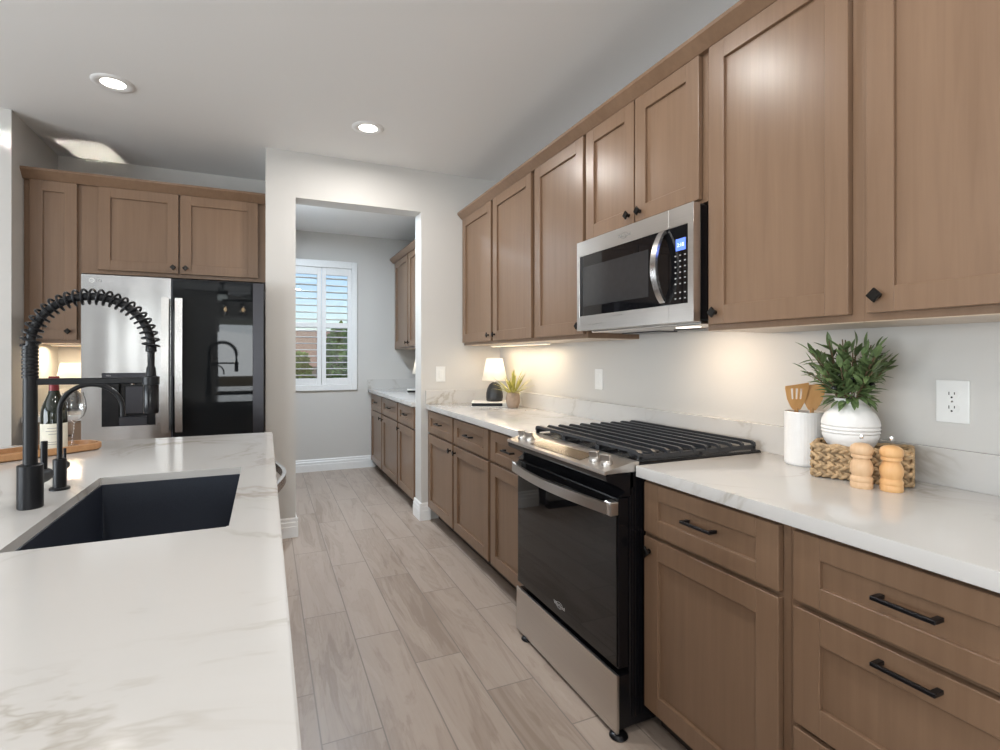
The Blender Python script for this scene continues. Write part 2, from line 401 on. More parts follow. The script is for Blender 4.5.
# great room behind the camera
b = MB()
RW = [(-1.0, 1.75, 0.35, 2.2), (-2.55, -1.7, 0.5, 2.35)]
b.box(XL, -2.55, YR-0.15, YR, 0, ZC).box(-1.7, -1.0, YR-0.15, YR, 0, ZC).box(1.75, WX, YR-0.15, YR, 0, ZC)
for x0, x1, z0, z1 in RW: b.box(x0, x1, YR-0.15, YR, 0, z0).box(x0, x1, YR-0.15, YR, z1, ZC)
struct('wall_rear', b, M['wall'], 0)
b = MB(); b.box(XL-0.15, XL, YR, -2.6, 0, ZC).box(XL-0.15, XL, 1.8, YN+0.12, 0, ZC).box(XL-0.15, XL, -2.6, 1.8, 0, 0.4).box(XL-0.15, XL, -2.6, 1.8, 2.35, ZC)
struct('wall_side', b, M['wall'], 0)
def win_frame(name, x0, x1, z0, z1, n, axis, pos):
    b = MB(); g = MB(); w = 0.05
    def bx(m, a0, a1, c0, c1, d0, d1):
        if axis == 'y': m.box(a0, a1, pos+d0, pos+d1, c0, c1)
        else: m.box(pos+d0, pos+d1, a0, a1, c0, c1)
    bx(b, x0, x1, z0, z0+w, -0.1, -0.04); bx(b, x0, x1, z1-w, z1, -0.1, -0.04)
    for k in range(n+1):
        a = x0+(x1-x0-w)*k/n; bx(b, a, a+w, z0+w, z1-w, -0.1, -0.04)
    bx(g, x0+w, x1-w, z0+w, z1-w, -0.075, -0.07)
    o = struct(name, b, M['trim'], 0)
    g.build('glass_pane', M['pane'], o, 0); return o
win_frame('window_2', *RW[0], 3, 'y', YR); win_frame('window_3', *RW[1], 2, 'y', YR); win_frame('window_4', -2.6, 1.8, 0.4, 2.35, 4, 'x', XL)
# base moulding (profiled, three steps)
def base_prof(): return [(0, 0), (0.017, 0), (0.017, 0.075), (0.014, 0.08), (0.014, 0.105), (0.009, 0.112), (0.009, 0.128), (0.004, 0.137), (0, 0.137)]
def baseboard(name, segs):
    b = MB()
    for (axis, fixed, sgn, a0, a1) in segs:
        b.prism([(fixed+sgn*p[0], p[1]) for p in base_prof()], a0, a1, axis)
    return struct(name, b, M['trim'], 0)
baseboard('baseboard_far', [('x', YF, -1, 0.12, 1.19)])
baseboard('baseboard_doorway', [('x', YN, -1, 0.0, DX0+0.0163), ('y', DX0, 1, YN-0.0163, 4.157), ('x', YN, -1, DX1-0.0163, 1.194), ('y', DX1, -1, YN-0.0163, 4.157)])
baseboard('baseboard_left', [('x', YN, -1, XL, -1.383)])
baseboard('baseboard_partition', [('y', 0.12, 1, 4.157, YF-0.017)])

# shuttered window in the far wall
wf = MB(); ox0, ox1, oz0, oz1 = 0.19, 0.972, 0.905, 2.375
wf.box(ox0, wx0+0.005, YF-0.022, YF, oz0, oz1, 0.004).box(wx1-0.005, ox1, YF-0.022, YF, oz0, oz1, 0.004)
wf.box(wx0+0.005, wx1-0.005, YF-0.022, YF, oz0, wz0+0.005, 0.004).box(wx0+0.005, wx1-0.005, YF-0.022, YF, wz1-0.005, oz1, 0.004)
w1 = struct('window_1', wf, M['trim'], 0)
MB().box(wx0, wx1, YF+0.085, YF+0.09, wz0, wz1).build('glass_pane', M['pane'], w1, 0)
mf = MB(); mf.box(wx0, wx1, YF+0.07, YF+0.11, 1.615, 1.655).box(wx0, wx0+0.03, YF+0.07, YF+0.11, wz0, wz1).box(wx1-0.03, wx1, YF+0.07, YF+0.11, wz0, wz1)
mf.build('sash', M['trim'], w1, 0)
mid = (wx0+wx1)/2
for (a0, a1) in ((wx0+0.004, mid-0.002), (mid+0.002, wx1-0.004)):
    sh = MB(); sw = 0.046
    sh.box(a0, a0+sw, YF-0.005, YF+0.024, wz0+0.004, wz1-0.004, 0.003).box(a1-sw, a1, YF-0.005, YF+0.024, wz0+0.004, wz1-0.004, 0.003)
    for (c0, c1) in ((wz0+0.004, 1.045), (1.615, 1.672), (2.212, wz1-0.004)):
        sh.box(a0+sw, a1-sw, YF-0.005, YF+0.024, c0, c1, 0.003)
    so = sh.build('shutter_panel', M['trim'], w1, 0)
    lv = MB()
    for (c0, c1, n) in ((1.045, 1.615, 8), (1.672, 2.212, 7)):
        for k in range(n):
            z = c0+(c1-c0)*(k+0.5)/n
            rot = Matrix.Translation((0, YF+0.010, z)) @ Matrix.Rotation(math.radians(-4), 4, 'X')
            lv.box(a0+sw+0.001, a1-sw-0.001, -0.031, 0.031, -0.0035, 0.0035, 0.003, 2, rot)
    lv.build('louvers', M['trim'], so)

# outside, seen between the louvres
struct('ground_outside', MB().box(-12, 14, YF+0.4, 40, -0.35, -0.3), M['ground'], 0)
h = thing('neighbor_house', 'pale house with a clay tiled roof seen through the shuttered window', 'house', (1.2, 20, -1.65))
MB().box(-7, 7, 0, 7, 0, 2.6).build('house_wall', M['stucco'], h, 0)
MB().prism([(-0.5, 2.6), (7.5, 2.6), (3.5, 4.1)], -7.6, 7.6, 'x').build('house_roof', M['roof'], h, 0)
def bush(name, label, c, r, hgt, n, seed):
    rnd = random.Random(seed); o = thing(name, label, 'bush', c, 0, 'garden bushes outside the window')
    fb = MB()
    for k in range(n):
        a = rnd.uniform(0, 2*PI); e = rnd.uniform(0.05, 1); q = (rnd.random()**0.4)
        p = Vector((math.cos(a)*r*q*math.sqrt(1-(2*e-1)**2*0.9), math.sin(a)*r*q*math.sqrt(1-(2*e-1)**2*0.9), hgt*e))
        d = Vector((rnd.uniform(-1, 1), rnd.uniform(-1, 1), rnd.uniform(-0.4, 1))).normalized(); s_ = d.cross(Vector((0.3, 0.5, 0.8))).normalized()
        L, W = rnd.uniform(0.10, 0.2), rnd.uniform(0.04, 0.08); m_ = p+d*L*0.5+Vector((0, 0, 0.02))
        fb.faces([p, m_+s_*W, p+d*L, m_-s_*W], [(0, 1, 2), (0, 2, 3)])
    fb.build('foliage', M['bush'], o, 0)
    tb = MB()
    for k in range(5): tb.tube([(0, 0, 0), (r*0.2*math.cos(k*1.3), r*0.2*math.sin(k*1.3), hgt*0.4), (r*0.5*math.cos(k*1.3), r*0.5*math.sin(k*1.3), hgt*0.8)], [0.03, 0.02, 0.008], 6)
    tb.build('branches', M['stem'], o)
bush('garden_bush', 'taller leafy green bush behind the right shutter panel', (1.25, 9.3, -0.3), 0.36, 2.05, 1500, 1)
bush('garden_bush', 'lower leafy green bush behind the left shutter panel', (0.50, 9.9, -0.3), 0.30, 1.60, 1100, 2)

# ------------------------------------------------------------------ recessed ceiling lights
def can(x, y, label, power=9, z=ZC, col=(1.0, 0.965, 0.925)):
    t = thing('recessed_light', label, 'ceiling light', (x, y, z), 0, 'recessed ceiling lights')
    MB().lathe([(0.0565, 0.001), (0.058, -0.003), (0.074, -0.0075), (0.092, -0.0075), (0.100, -0.001), (0.100, 0.0)], seg=40).build('trim_ring', M['trim'], t)
    MB().lathe([(0, -0.0025), (0.0565, -0.0025), (0.0565, 0.001)], seg=32).build('lens', M['lens'], t)
    l = bpy.data.lights.new('can_lamp', 'AREA'); l.shape = 'DISK'; l.size = 0.11; l.energy = power; l.color = col; l.spread = math.radians(176)
    o = bpy.data.objects.new('can_lamp', l); COL.objects.link(o); o.parent = t; o.location = (0, 0, -0.014)
can(0.602, 3.37, 'round recessed ceiling light in front of the doorway', 12)
can(-0.749, 3.365, 'round recessed ceiling light in front of the refrigerator', 0.7)
can(0.63, 1.86, 'round recessed ceiling light over the aisle by the range')
can(-0.749, 0.40, 'round recessed ceiling light over the near end of the island', 1)
can(-0.749, -1.10, 'unseen ceiling light added over the dining side of the room', 24)  # extra can added behind camera for the range wall's light and shadow line
can(0.63, 0.60, 'round recessed ceiling light over the aisle near the viewer', 9)
can(0.42, 4.74, 'unseen ceiling light added to brighten the passage beyond the doorway', 36, 2.69, (0.74, 0.87, 1.0))  # added can hidden behind the doorway head, standing in for cool window daylight

# ------------------------------------------------------------------ cabinets
def shaker(name, x0, x1, z0, z1, parent, st=0.066, rail=None, mat=None):
    rail = rail or st; t = 0.022; g = -0.002; b = MB(); mat = mat or M['wood']
    b.box(x0, x0+st, -t, g, z0, z1, 0.0016).box(x1-st, x1, -t, g, z0, z1, 0.0016)
    b.box(x0+st-0.0005, x1-st+0.0005, -t, g, z0, z0+rail, 0.0016).box(x0+st-0.0005, x1-st+0.0005, -t, g, z1-rail, z1, 0.0016)
    b.box(x0+st-0.003, x1-st+0.003, -t+0.012, g-0.002, z0+rail-0.003, z1-rail+0.003)
    return b.build(name, mat, parent, 0)
def knob(parent, x, z):
    b = MB(); b.cyl((x, -0.020, z), (x, -0.0235, z), 0.008, 16); b.cyl((x, -0.0235, z), (x, -0.038, z), 0.005, 12)
    m = Matrix.Translation((x, -0.041, z)) @ Matrix.Rotation(PI/4, 4, 'Y')
    s_ = 0.0140
    b.box(-s_, s_, -0.003, 0.003, -s_, s_, 0.001, 1, m)
    b.box(-s_+0.003, s_-0.003, -0.0045, -0.0025, -s_+0.003, s_-0.003, 0.0008, 1, m)
    k = b.build('knob', M['bronze'], parent, 0); return k
def pull(parent, x, z, L=0.116, mat=None):
    b = MB(); h = 0.0045
    b.box(x-L/2, x+L/2, -0.052, -0.043, z-h, z+h, 0.0015)
    for s_ in (-1, 1): b.box(x+s_*(L/2-0.0065)-0.006, x+s_*(L/2-0.0065)+0.006, -0.045, -0.020, z-h, z+h, 0.001)
    return b.build('pull_handle', mat or M['black'], parent, 30)
def base_cabinet(label, loc, rz, W, D, cols, group=None, fronts=None, toe=True, name='base_cabinet', ztop=0.876, drawer=True):
    t = thing(name, label, 'cabinet', loc, rz, group)
    b = MB(); b.box(0, W, 0, D, 0.10, ztop).box(0.001, W-0.001, 0.075, D, 0.0, 0.10)
    b.build('carcass', M['wood'], t, 0)
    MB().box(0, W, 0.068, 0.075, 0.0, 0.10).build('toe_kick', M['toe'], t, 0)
    for c in cols:
        x0, x1 = c['x']
        for f in c['f']:
            k, z0, z1 = f[0], f[1], f[2]
            o = shaker('drawer' if k == 'drawer' else 'door', x0, x1, z0, z1, t, 0.066, 0.052 if z1-z0 < 0.25 else 0.066)
            if k == 'drawer': pull(o, (x0+x1)/2, (z0+z1)/2+0.006 if len(f) < 4 else f[3])
            else: knob(o, f[3], z1-0.045)
    return t
def upper_cabinet(label, loc, rz, W, D, z0, z1, doors, group=None, open_bottom=True, name='upper_cabinet'):
    t = thing(name, label, 'cabinet', loc, rz, group)
    b = MB(); b.box(0, W, 0, D, z0+0.002, z1).build('carcass', M['wood'], t, 0)
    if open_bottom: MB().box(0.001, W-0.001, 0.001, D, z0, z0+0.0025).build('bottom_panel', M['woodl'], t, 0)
    for (x0, x1, a0, a1, kx, kz) in doors:
        o = shaker('door', x0, x1, a0, a1, t)
        knob(o, kx, kz)
    return t
RZ = -PI/2
XU, XB = 1.482, 1.195      # frame faces of the upper and base runs
def ux(yfar, y): return yfar-y
GU, GB = 'upper cabinets of the range wall', 'base cabinets of the range wall'
ZB, ZD0, ZD1 = 1.376, 1.398, 2.393
# uppers, far to near
y0 = YN-0.001
upper_cabinet('wide two-door upper cabinet in the corner above the small plant and lamp', (XU, y0, 0), RZ, y0-2.745, WX-XU-0.001, ZB, 2.42,
    [(y0-3.955, y0-3.377, ZD0, ZD1, y0-3.412, 1.440), (y0-3.340, y0-2.771, ZD0, ZD1, y0-3.305, 1.440)], GU)
upper_cabinet('single-door upper cabinet just left of the microwave', (XU, 2.7445, 0), RZ, 2.7445-2.195, WX-XU-0.001, ZB, 2.42,
    [(2.7445-2.722, 2.7445-2.212, ZD0, ZD1, 2.7445-2.243, 1.440)], GU)
upper_cabinet('short two-door upper cabinet right above the microwave', (XU, 2.1945, 0), RZ, 2.1945-1.4255, WX-XU-0.001, 1.850, 2.42,
    [(2.1945-2.184, 2.1945-1.818, 1.862, ZD1, 2.1945-1.850, 1.902), (2.1945-1.810, 2.1945-1.450, 1.862, ZD1, 2.1945-1.776, 1.902)], GU, False)
upper_cabinet('single-door upper cabinet right of the microwave with knob beside it', (XU, 1.425, 0), RZ, 1.425-0.8865, WX-XU-0.001, ZB, 2.42,
    [(1.425-1.403, 1.425-0.915, ZD0, ZD1, 1.425-1.372, 1.440)], GU)
upper_cabinet('upper cabinet cut off by the right edge of the photo', (XU, 0.886, 0), RZ, 0.886-0.375, WX-XU-0.001, ZB, 2.42,
    [(0.886-0.868, 0.886-0.395, ZD0, ZD1, 0.886-0.838, 1.442)], GU)
# crown moulding
def crown_prof(s=1): return [(0.0, 2.394), (-0.0215, 2.394), (-0.060, 2.434), (-0.060, 2.448), (0.0, 2.448)]
cr = MB().prism([(XU+p[0]-0.0005, p[1]) for p in crown_prof()], 0.36, YN-0.002, 'y').build('crown_molding', M['wood'], None, 0)
tag(cr, 'long wooden crown molding along the top of the range wall cabinets', 'crown molding')
# bases
ZDR0, ZDR1, ZDO1 = 0.695, 0.862, 0.680
base_cabinet('two-door two-drawer base cabinet in the corner beside the doorway', (XB, y0, 0), RZ, y0-2.745, WX-XB-0.001,
    [dict(x=(y0-3.958, y0-3.377), f=[('drawer', ZDR0, ZDR1), ('door', 0.105, ZDO1, y0-3.412)]), dict(x=(y0-3.346, y0-2.752), f=[('drawer', ZDR0, ZDR1), ('door', 0.105, ZDO1, y0-3.311)])], GB)
base_cabinet('single-door base cabinet directly left of the range', (XB, 2.7445, 0), RZ, 2.7445-2.192, WX-XB-0.001,
    [dict(x=(2.7445-2.716, 2.7445-2.212), f=[('drawer', ZDR0, ZDR1), ('door', 0.105, ZDO1, 2.7445-2.245)])], GB)
base_cabinet('single-door base cabinet directly right of the range', (XB, 1.4235, 0), RZ, 1.4235-0.886, WX-XB-0.001,
    [dict(x=(1.4235-1.406, 1.4235-0.905), f=[('drawer', ZDR0, ZDR1), ('door', 0.105, ZDO1, 1.4235-1.380)])], GB)
base_cabinet('base cabinet of large drawers cut off at the lower right corner', (XB, 0.8855, 0), RZ, 0.8855-0.345, WX-XB-0.001,
    [dict(x=(0.8855-0.865, 0.8855-0.368), f=[('drawer', ZDR0, ZDR1), ('drawer', 0.400, ZDO1, 0.648), ('drawer', 0.105, 0.388, 0.36)])], GB)

# countertops and splash
CT0, CT1, XCF = 0.8765, 0.914, 1.152
def ctop(label, x0, x1, y0_, y1_, name='countertop'):
    return tag(MB().box(x0, x1, y0_, y1_, CT0, CT1, 0.003, 2).build(name, M['quartz']), label, 'countertop')
ctop('white quartz countertop right of the range under the basket and crock', XCF, WX-0.0205, 0.33, 1.4235)
ctop('white quartz countertop left of the range under the small lamp', XCF, WX-0.0205, 2.190, YN-0.0205)
sp = MB(); sp.box(WX-0.020, WX-0.0005, 0.33, YN-0.0005, CT0+0.0005, 1.020, 0.002).box(XCF+0.002, WX-0.0205, YN-0.020, YN-0.0005, CT0+0.0005, 1.020, 0.002)
tag(sp.build('backsplash', M['quartz'], None, 0), 'low white quartz backsplash strip along the range wall', 'backsplash')

# under-cabinet light bar in the corner
lb = thing('under_cabinet_light', 'slim warm light bar under the corner upper cabinet', 'light', (1.66, 3.35, 1.3755))
MB().box(-0.018, 0.018, -0.45, 0.45, -0.010, 0.0005, 0.002).build('housing', M['whitep'], lb, 0)
MB().box(-0.013, 0.013, -0.44, 0.44, -0.0125, -0.0095).build('diffuser', M['led'], lb, 0)
area('under_cabinet_lamp', (0, 0, -0.016), (0, 0, -1), 0.03, 0.85, 3.0, (1.0, 0.80, 0.56), parent=lb)

# ------------------------------------------------------------------ microwave (local: x right as faced, front at y=0 facing -y)
mw = thing('microwave', 'stainless steel over-the-range microwave with black glass door', 'microwave', (1.443, 2.186, 1.410), RZ)
W, H = 0.762, 0.432
b = MB(); b.box(0.004, W-0.004, 0.002, 0.356, 0.006, H-0.002, 0.003)
b.build('body', M['enamel'], mw, 0)
b = MB()       # bottom pan: pale metal with vents
b.box(0.03, W-0.03, 0.03, 0.34, -0.008, 0.007, 0.003).build('bottom_pan', M['steel'], mw, 0)
b = MB()
for k in range(2): b.box(0.06+k*0.36, 0.33+k*0.36, 0.19, 0.30, -0.013, -0.0075, 0.002)
b.build('grease_filter', M['darkst'], mw, 0)
MB().box(0.55, 0.65, 0.08, 0.12, -0.0125, -0.0075, 0.002).build('light_lens', M['hoodlens'], mw, 0)
area('hood_lamp', (0.59, 0.10, -0.018), (0, 0.25, -1), 0.16, 0.06, 1.7, (1.0, 0.78, 0.56), parent=mw)
xs = 0.637      # door / control seam
gx0, gx1, gz0, gz1 = 0.022, 0.735, 0.070, 0.360
d = MB(); T = -0.034
d.box(0, gx0, T, 0, 0, H, 0.001).box(gx0-0.001, xs-0.0005, T, 0, 0, gz0, 0.001).box(gx0-0.001, xs-0.0005, T, 0, gz1, H, 0.001)
do = d.build('door', M['steel'], mw, 0)
g = MB(); g.box(gx0, xs-0.001, T+0.003, -0.004, gz0-0.001, gz1+0.001).build('door_glass', M['blackgl'], do, 0)
wnd = MB()
wx_ = ((gx0+0.030, 0.520, gz0+0.045, gz1-0.055))
wnd.box(wx_[0], wx_[1], T+0.0018, T+0.004, wx_[2], wx_[3]).build('window_screen', simple('screened_glass', (0.045, 0.045, 0.047), 0.10, 0.3), do, 0)
hb = MB(); pts = []
for k in range(17):
    u = k/16; z = 0.083+0.272*u; bow = math.sin(PI*u)
    pts.append((0.612, T-0.004-0.047*bow**0.75, z))
hb.ribbon(pts, 0.030, 0.011, (1, 0, 0)).build('door_handle', M['steelh'], do, 30)
c = MB(); c.box(xs+0.001, W, T, 0, 0, gz0, 0.001).box(xs+0.001, W, T, 0, gz1, H, 0.001).box(gx1, W, T+0.0003, 0, gz0-0.001, gz1+0.001)
co = c.build('control_frame', M['steel'], mw, 0)
MB().box(xs, gx1, T+0.003, -0.004, gz0-0.001, gz1+0.001).build('control_panel', M['blackgl'], co, 0)
MB().box(0.673, 0.722, T+0.0015, T+0.004, 0.268, 0.312).build('display', M['disp'], co, 0)
text('clock_digits', '2:18', 0.020, M['dispw'], co, (0.6975, T+0.001, 0.288), (PI/2, 0, 0), 0.0004)
for r in range(8):
    for q in range(3):
        z = 0.250-r*0.021 if r < 6 else 0.112-(r-6)*0.022
        kb = MB().box(0.667+q*0.024, 0.674+q*0.024, T+0.0018, T+0.004, z-0.0022, z+0.0022)
        kb.build('button', M['print'], co, 0)
def swirl_logo(parent, body, size, loc, mat, rot=(PI/2, 0, 0)):
    o = text('logo', body, size, mat, parent, loc, rot, 0.0005)
    r = MB(); pts = []
    w_ = size*2.4
    for k in range(41):
        a = -0.35+2*PI*0.93*k/40
        pts.append((w_*0.52*math.cos(a), size*0.62*math.sin(a), 0))
    r.tube(pts, size*0.035, 6)
    q = r.build('logo_ring', mat, o); return o
swirl_logo(mw, 'Whirlpool', 0.020, (0.370, T-0.0004, 0.394), M['printm'])

# ------------------------------------------------------------------ range
RY0, RY1 = 1.428, 2.186
rg = thing('gas_range', 'freestanding stainless and black gas range with cast iron grates', 'range', (1.085, RY1, 0), RZ)
RWD = RY1-RY0
# local x 0..RWD (far to near), front plane y=0, depth +y to 0.69
b = MB()
b.box(0.0, RWD, 0.045, 0.69, 0.030, 0.895, 0.003)
b.build('body', M['enamel'], rg, 0)
sr = MB()
for k in range(5): sr.box(RWD-0.0005, RWD+0.0025, 0.052+k*0.012, 0.057+k*0.012, 0.06, 0.84)
sr.build('side_rib', M['enamel'], rg, 0)
# storage drawer
sd = MB().box(0.0, RWD, -0.008, 0.003, 0.016, 0.213, 0.003, 2).build('storage_drawer', M['steel'], rg, 0)
MB().box(0.004, RWD-0.002, 0.003, 0.046, 0.030, 0.208).build('drawer_box', M['enamel'], sd, 0)
# oven door: black glass with frame
dr = MB(); dr.box(0.002, RWD-0.004, 0.002, 0.044, 0.232, 0.805, 0.004, 2)
od = dr.build('oven_door', M['enamel'], rg, 0)
MB().box(0.004, RWD-0.009, -0.003, 0.003, 0.236, 0.800, 0.0015).build('door_glass', M['blackgl'], od, 0)
swirl_logo(od, 'Whirlpool', 0.020, (RWD*0.5, -0.0035, 0.284), M['print'])
# bowed handle and its end brackets
hb = MB(); pts = []
for k in range(21):
    u = k/20; pts.append((0.020+(RWD-0.040)*u, -0.030-0.030*math.sin(PI*u), 0.772))
hb.ribbon(pts, 0.038, 0.013, (0, 0, 1)).build('oven_handle', M['steel'], od, 30)
for x in (0.0, RWD-0.040):
    MB().box(x, x+0.040, -0.033, 0.0, 0.750, 0.796, 0.003).build('handle_bracket', M['steel'], od, 0)
# curved vent fascia below the control panel (concave)
prof = [(-0.053, 0.892), (-0.050, 0.874)]
for k in range(9):
    a = k/8; prof.append((-0.046+0.078*math.sin(a*PI*0.5)-0.034*max(0, a-0.75)*4, 0.868-0.056*a))
prof += [(0.06, 0.812), (0.06, 0.892)]
MB().prism(prof, 0.0, RWD, 'x').build('vent_fascia', M['enamel'], rg, 25)
# sloping control panel
MB().prism([(-0.054, 0.889), (-0.057, 0.896), (-0.055, 0.901), (0.060, 0.925), (0.085, 0.925), (0.085, 0.890)], 0.0, RWD, 'x').build('control_panel', M['steel'], rg, 0)
sl = math.atan2(0.024, 0.115)
cpan = Matrix.Translation((0, -0.055, 0.901)) @ Matrix.Rotation(sl, 4, 'X')
def on_panel(x, y, z=0): return cpan @ Vector((x, y, z))
MB().box(0.185, 0.575, 0.020, 0.088, -0.001, 0.0012, 0, 1, cpan).build('touch_panel', M['touch'], rg, 0)
for x in (0.058, 0.128, 0.628, 0.698):
    kb = MB(); kb.lathe([(0, 0), (0.022, 0), (0.0225, 0.003), (0.020, 0.012), (0.017, 0.015), (0, 0.015)], (0, 0, 0), 24, cpan @ Matrix.Translation((x, 0.052, 0)))
    rot = cpan @ Matrix.Translation((x, 0.052, 0)) @ Matrix.Rotation(0.25, 4, 'Z')
    kb.box(-0.021, 0.021, -0.006, 0.006, 0.010, 0.036, 0.002, 1, rot)
    kb.build('burner_knob', M['steel'], rg, 35)
MB().box(0.0, RWD, 0.080, 0.675, 0.890, 0.922, 0.004).build('cooktop', M['enamel'], rg, 0)
# burners
for (x, y, r) in ((0.13, 0.22, 0.045), (0.13, 0.50, 0.036), (RWD/2, 0.36, 0.05), (RWD-0.13, 0.22, 0.05), (RWD-0.13, 0.50, 0.036)):
    bb = MB(); bb.lathe([(0, 0.920), (r*1.3, 0.920), (r*1.25, 0.926), (r, 0.928), (r, 0.934), (r*0.9, 0.938), (0, 0.939)], (x, y, 0), 28)
    bb.build('burner', M['iron'], rg)
# three grate sections; bars run left-right, turned down at their ends
def grate(x0, x1, lo, hi):
    g = MB(); zt = 0.953; ya, yb = 0.098, 0.645
    n = 10
    for k in range(n):
        y = ya+(yb-ya)*k/(n-1); w = 0.0125 if k else 0.018
        a = [(x0+0.003, y, zt-0.016), (x0+0.006, y, zt-0.004), (x0+0.016, y, zt)] if lo else [(x0+0.0005, y, zt)]
        c_ = [(x1-0.016, y, zt), (x1-0.006, y, zt-0.004), (x1-0.003, y, zt-0.016)] if hi else [(x1-0.0005, y, zt)]
        g.ribbon(a+c_, w, 0.011, (0, 1, 0))
    for x in (x0+0.001, x1-0.011):
        g.box(x, x+0.010, ya-0.008, yb+0.008, zt-0.026, zt-0.009, 0.002)
        for y in (ya, (ya+yb)/2, yb): g.box(x, x+0.010, y-0.007, y+0.007, 0.9215, zt-0.015)
    xm = (x0+x1)/2
    g.box(xm-0.0045, xm+0.0045, ya, yb, zt-0.016, zt-0.005, 0.002)
    return g.build('grate', M['iron'], rg, 0)
for k in range(3): grate(0.006+(RWD-0.012)*k/3+0.001, 0.006+(RWD-0.012)*(k+1)/3-0.001, k == 0, k == 2)
for (x, y) in ((0.085, 0.010), (RWD-0.014, 0.010), (0.085, 0.62), (RWD-0.035, 0.62)):
    f = MB(); f.lathe([(0, 0), (0.030, 0), (0.032, 0.003), (0.030, 0.008), (0.018, 0.0145), (0, 0.0155)] if y < 0.3 else [(0, 0), (0.026, 0), (0.028, 0.004), (0.026, 0.009), (0.014, 0.016), (0.012, 0.034), (0, 0.034)], (x, y, 0), 24)
    f.build('foot', M['black'], rg)

# ------------------------------------------------------------------ refrigerator
FY = 3.80
fr = thing('refrigerator', 'large french-door refrigerator with mirrored black glass right door', 'refrigerator', (-1.003, FY, 0), 0)
FW, FH, xs = 0.994, 1.776, 0.461
MB().box(0.004, FW-0.004, 0.060, 0.88, 0.02, FH-0.012, 0.004).build('body', M['darkst'], fr, 0)
MB().box(0.02, FW-0.02, 0.03, 0.10, 0.0, 0.06).build('kick_grille', M['enamel'], fr, 0)
hx0, hx1, hz0, hz1, hz2 = 0.100, 0.376, 0.862, 1.135, 1.186
d = MB()
z0 = 0.735
d.box(0, hx0, 0, 0.058, z0, FH).box(hx1, xs-0.003, 0, 0.058, z0, FH)
d.box(hx0, hx1, 0, 0.058, z0, hz0).box(hx0, hx1, 0, 0.058, hz2, FH)
d.box(hx0, hx1, 0.045, 0.058, hz0, hz2)
ld = d.build('left_door', M['fridge'], fr, 0)
MB().box(hx0+0.0005, hx1-0.0005, -0.002, 0.040, hz1, hz2-0.0005, 0.002).build('dispenser_display', M['darkst'], ld, 0)
text('dispenser_print', 'Filter', 0.012, M['print'], ld, (hx0+0.035, -0.0025, hz2-0.016), (PI/2, 0, 0), 0.0003)
dc = MB(); dc.box(hx0+0.0005, hx0+0.085, 0.002, 0.030, hz0+0.0005, hz1-0.001).box(hx1-0.045, hx1-0.0005, 0.002, 0.030, hz0+0.0005, hz1-0.001).box(hx0+0.085, hx1-0.045, 0.036, 0.0445, hz0+0.02, hz1-0.001)
dc.build('dispenser_recess', M['enamel'], ld, 0)
MB().box(hx0+0.086, hx1-0.046, 0.002, 0.044, hz0+0.0005, hz0+0.055, 0.002).build('drip_tray', M['darkst'], ld, 0)
MB().box(hx0+0.110, hx1-0.070, 0.030, 0.036, hz0+0.07, hz1-0.03, 0.004).build('dispenser_paddle', M['darkst'], ld, 0)
nz = MB(); nz.lathe([(0, 0), (0.014, 0), (0.018, 0.022), (0, 0.022)], (hx0+0.155, 0.022, hz1-0.022), 18).build('spout', M['chrome'], ld)
# round emblem and lettering
em = MB(); em.lathe([(0.0105, 0), (0.0135, 0), (0.0135, 0.001), (0.0105, 0.001)], (0, 0, 0), 28, Matrix.Translation((0.052, -0.0012, 1.741)) @ Matrix.Rotation(PI/2, 4, 'X')).build('emblem', M['whitep'], ld)
text('emblem_letters', 'LG', 0.013, M['whitep'], ld, (0.052, -0.0006, 1.741), (PI/2, 0, 0), 0.0004)
text('logo', 'LG', 0.024, M['printm'], ld, (0.086, -0.0006, 1.741), (PI/2, 0, 0), 0.0004)
# right door
d = MB(); d.box(xs+0.001, FW, 0, 0.058, z0, FH, 0.004, 2)
rd = d.build('right_door', M['darkst'], fr, 0)
MB().box(xs+0.006, 0.926, -0.004, 0.002, z0+0.010, FH-0.004, 0.0015).build('glass_panel', M['mirrorgl'], rd, 0)
for (par, x) in ((ld, 0.434), (rd, 0.507)):
    pts = []
    for k in range(15):
        u = k/14; pts.append((x, -0.046-0.012*math.sin(PI*u), 0.815+0.835*u))
    hb = MB(); hb.ribbon(pts, 0.040, 0.014, (1, 0, 0))
    for z in (0.840, 1.622): hb.box(x-0.012, x+0.012, -0.045, 0.0, z-0.018, z+0.018, 0.003)
    hb.build('door_handle', M['steelh'], par, 30)
fd = MB().box(0, FW, 0, 0.058, 0.075, 0.725, 0.004, 2).build('freezer_drawer', M['fridge'], fr, 0)
hb = MB(); hb.ribbon([(0.06+0.87*k/14, -0.046-0.012*math.sin(PI*k/14), 0.655) for k in range(15)], 0.034, 0.014, (0, 0, 1))
for x in (0.09, 0.90): hb.box(x-0.018, x+0.018, -0.045, 0.0, 0.643, 0.667, 0.003)
hb.build('drawer_handle', M['steelh'], fd, 30)

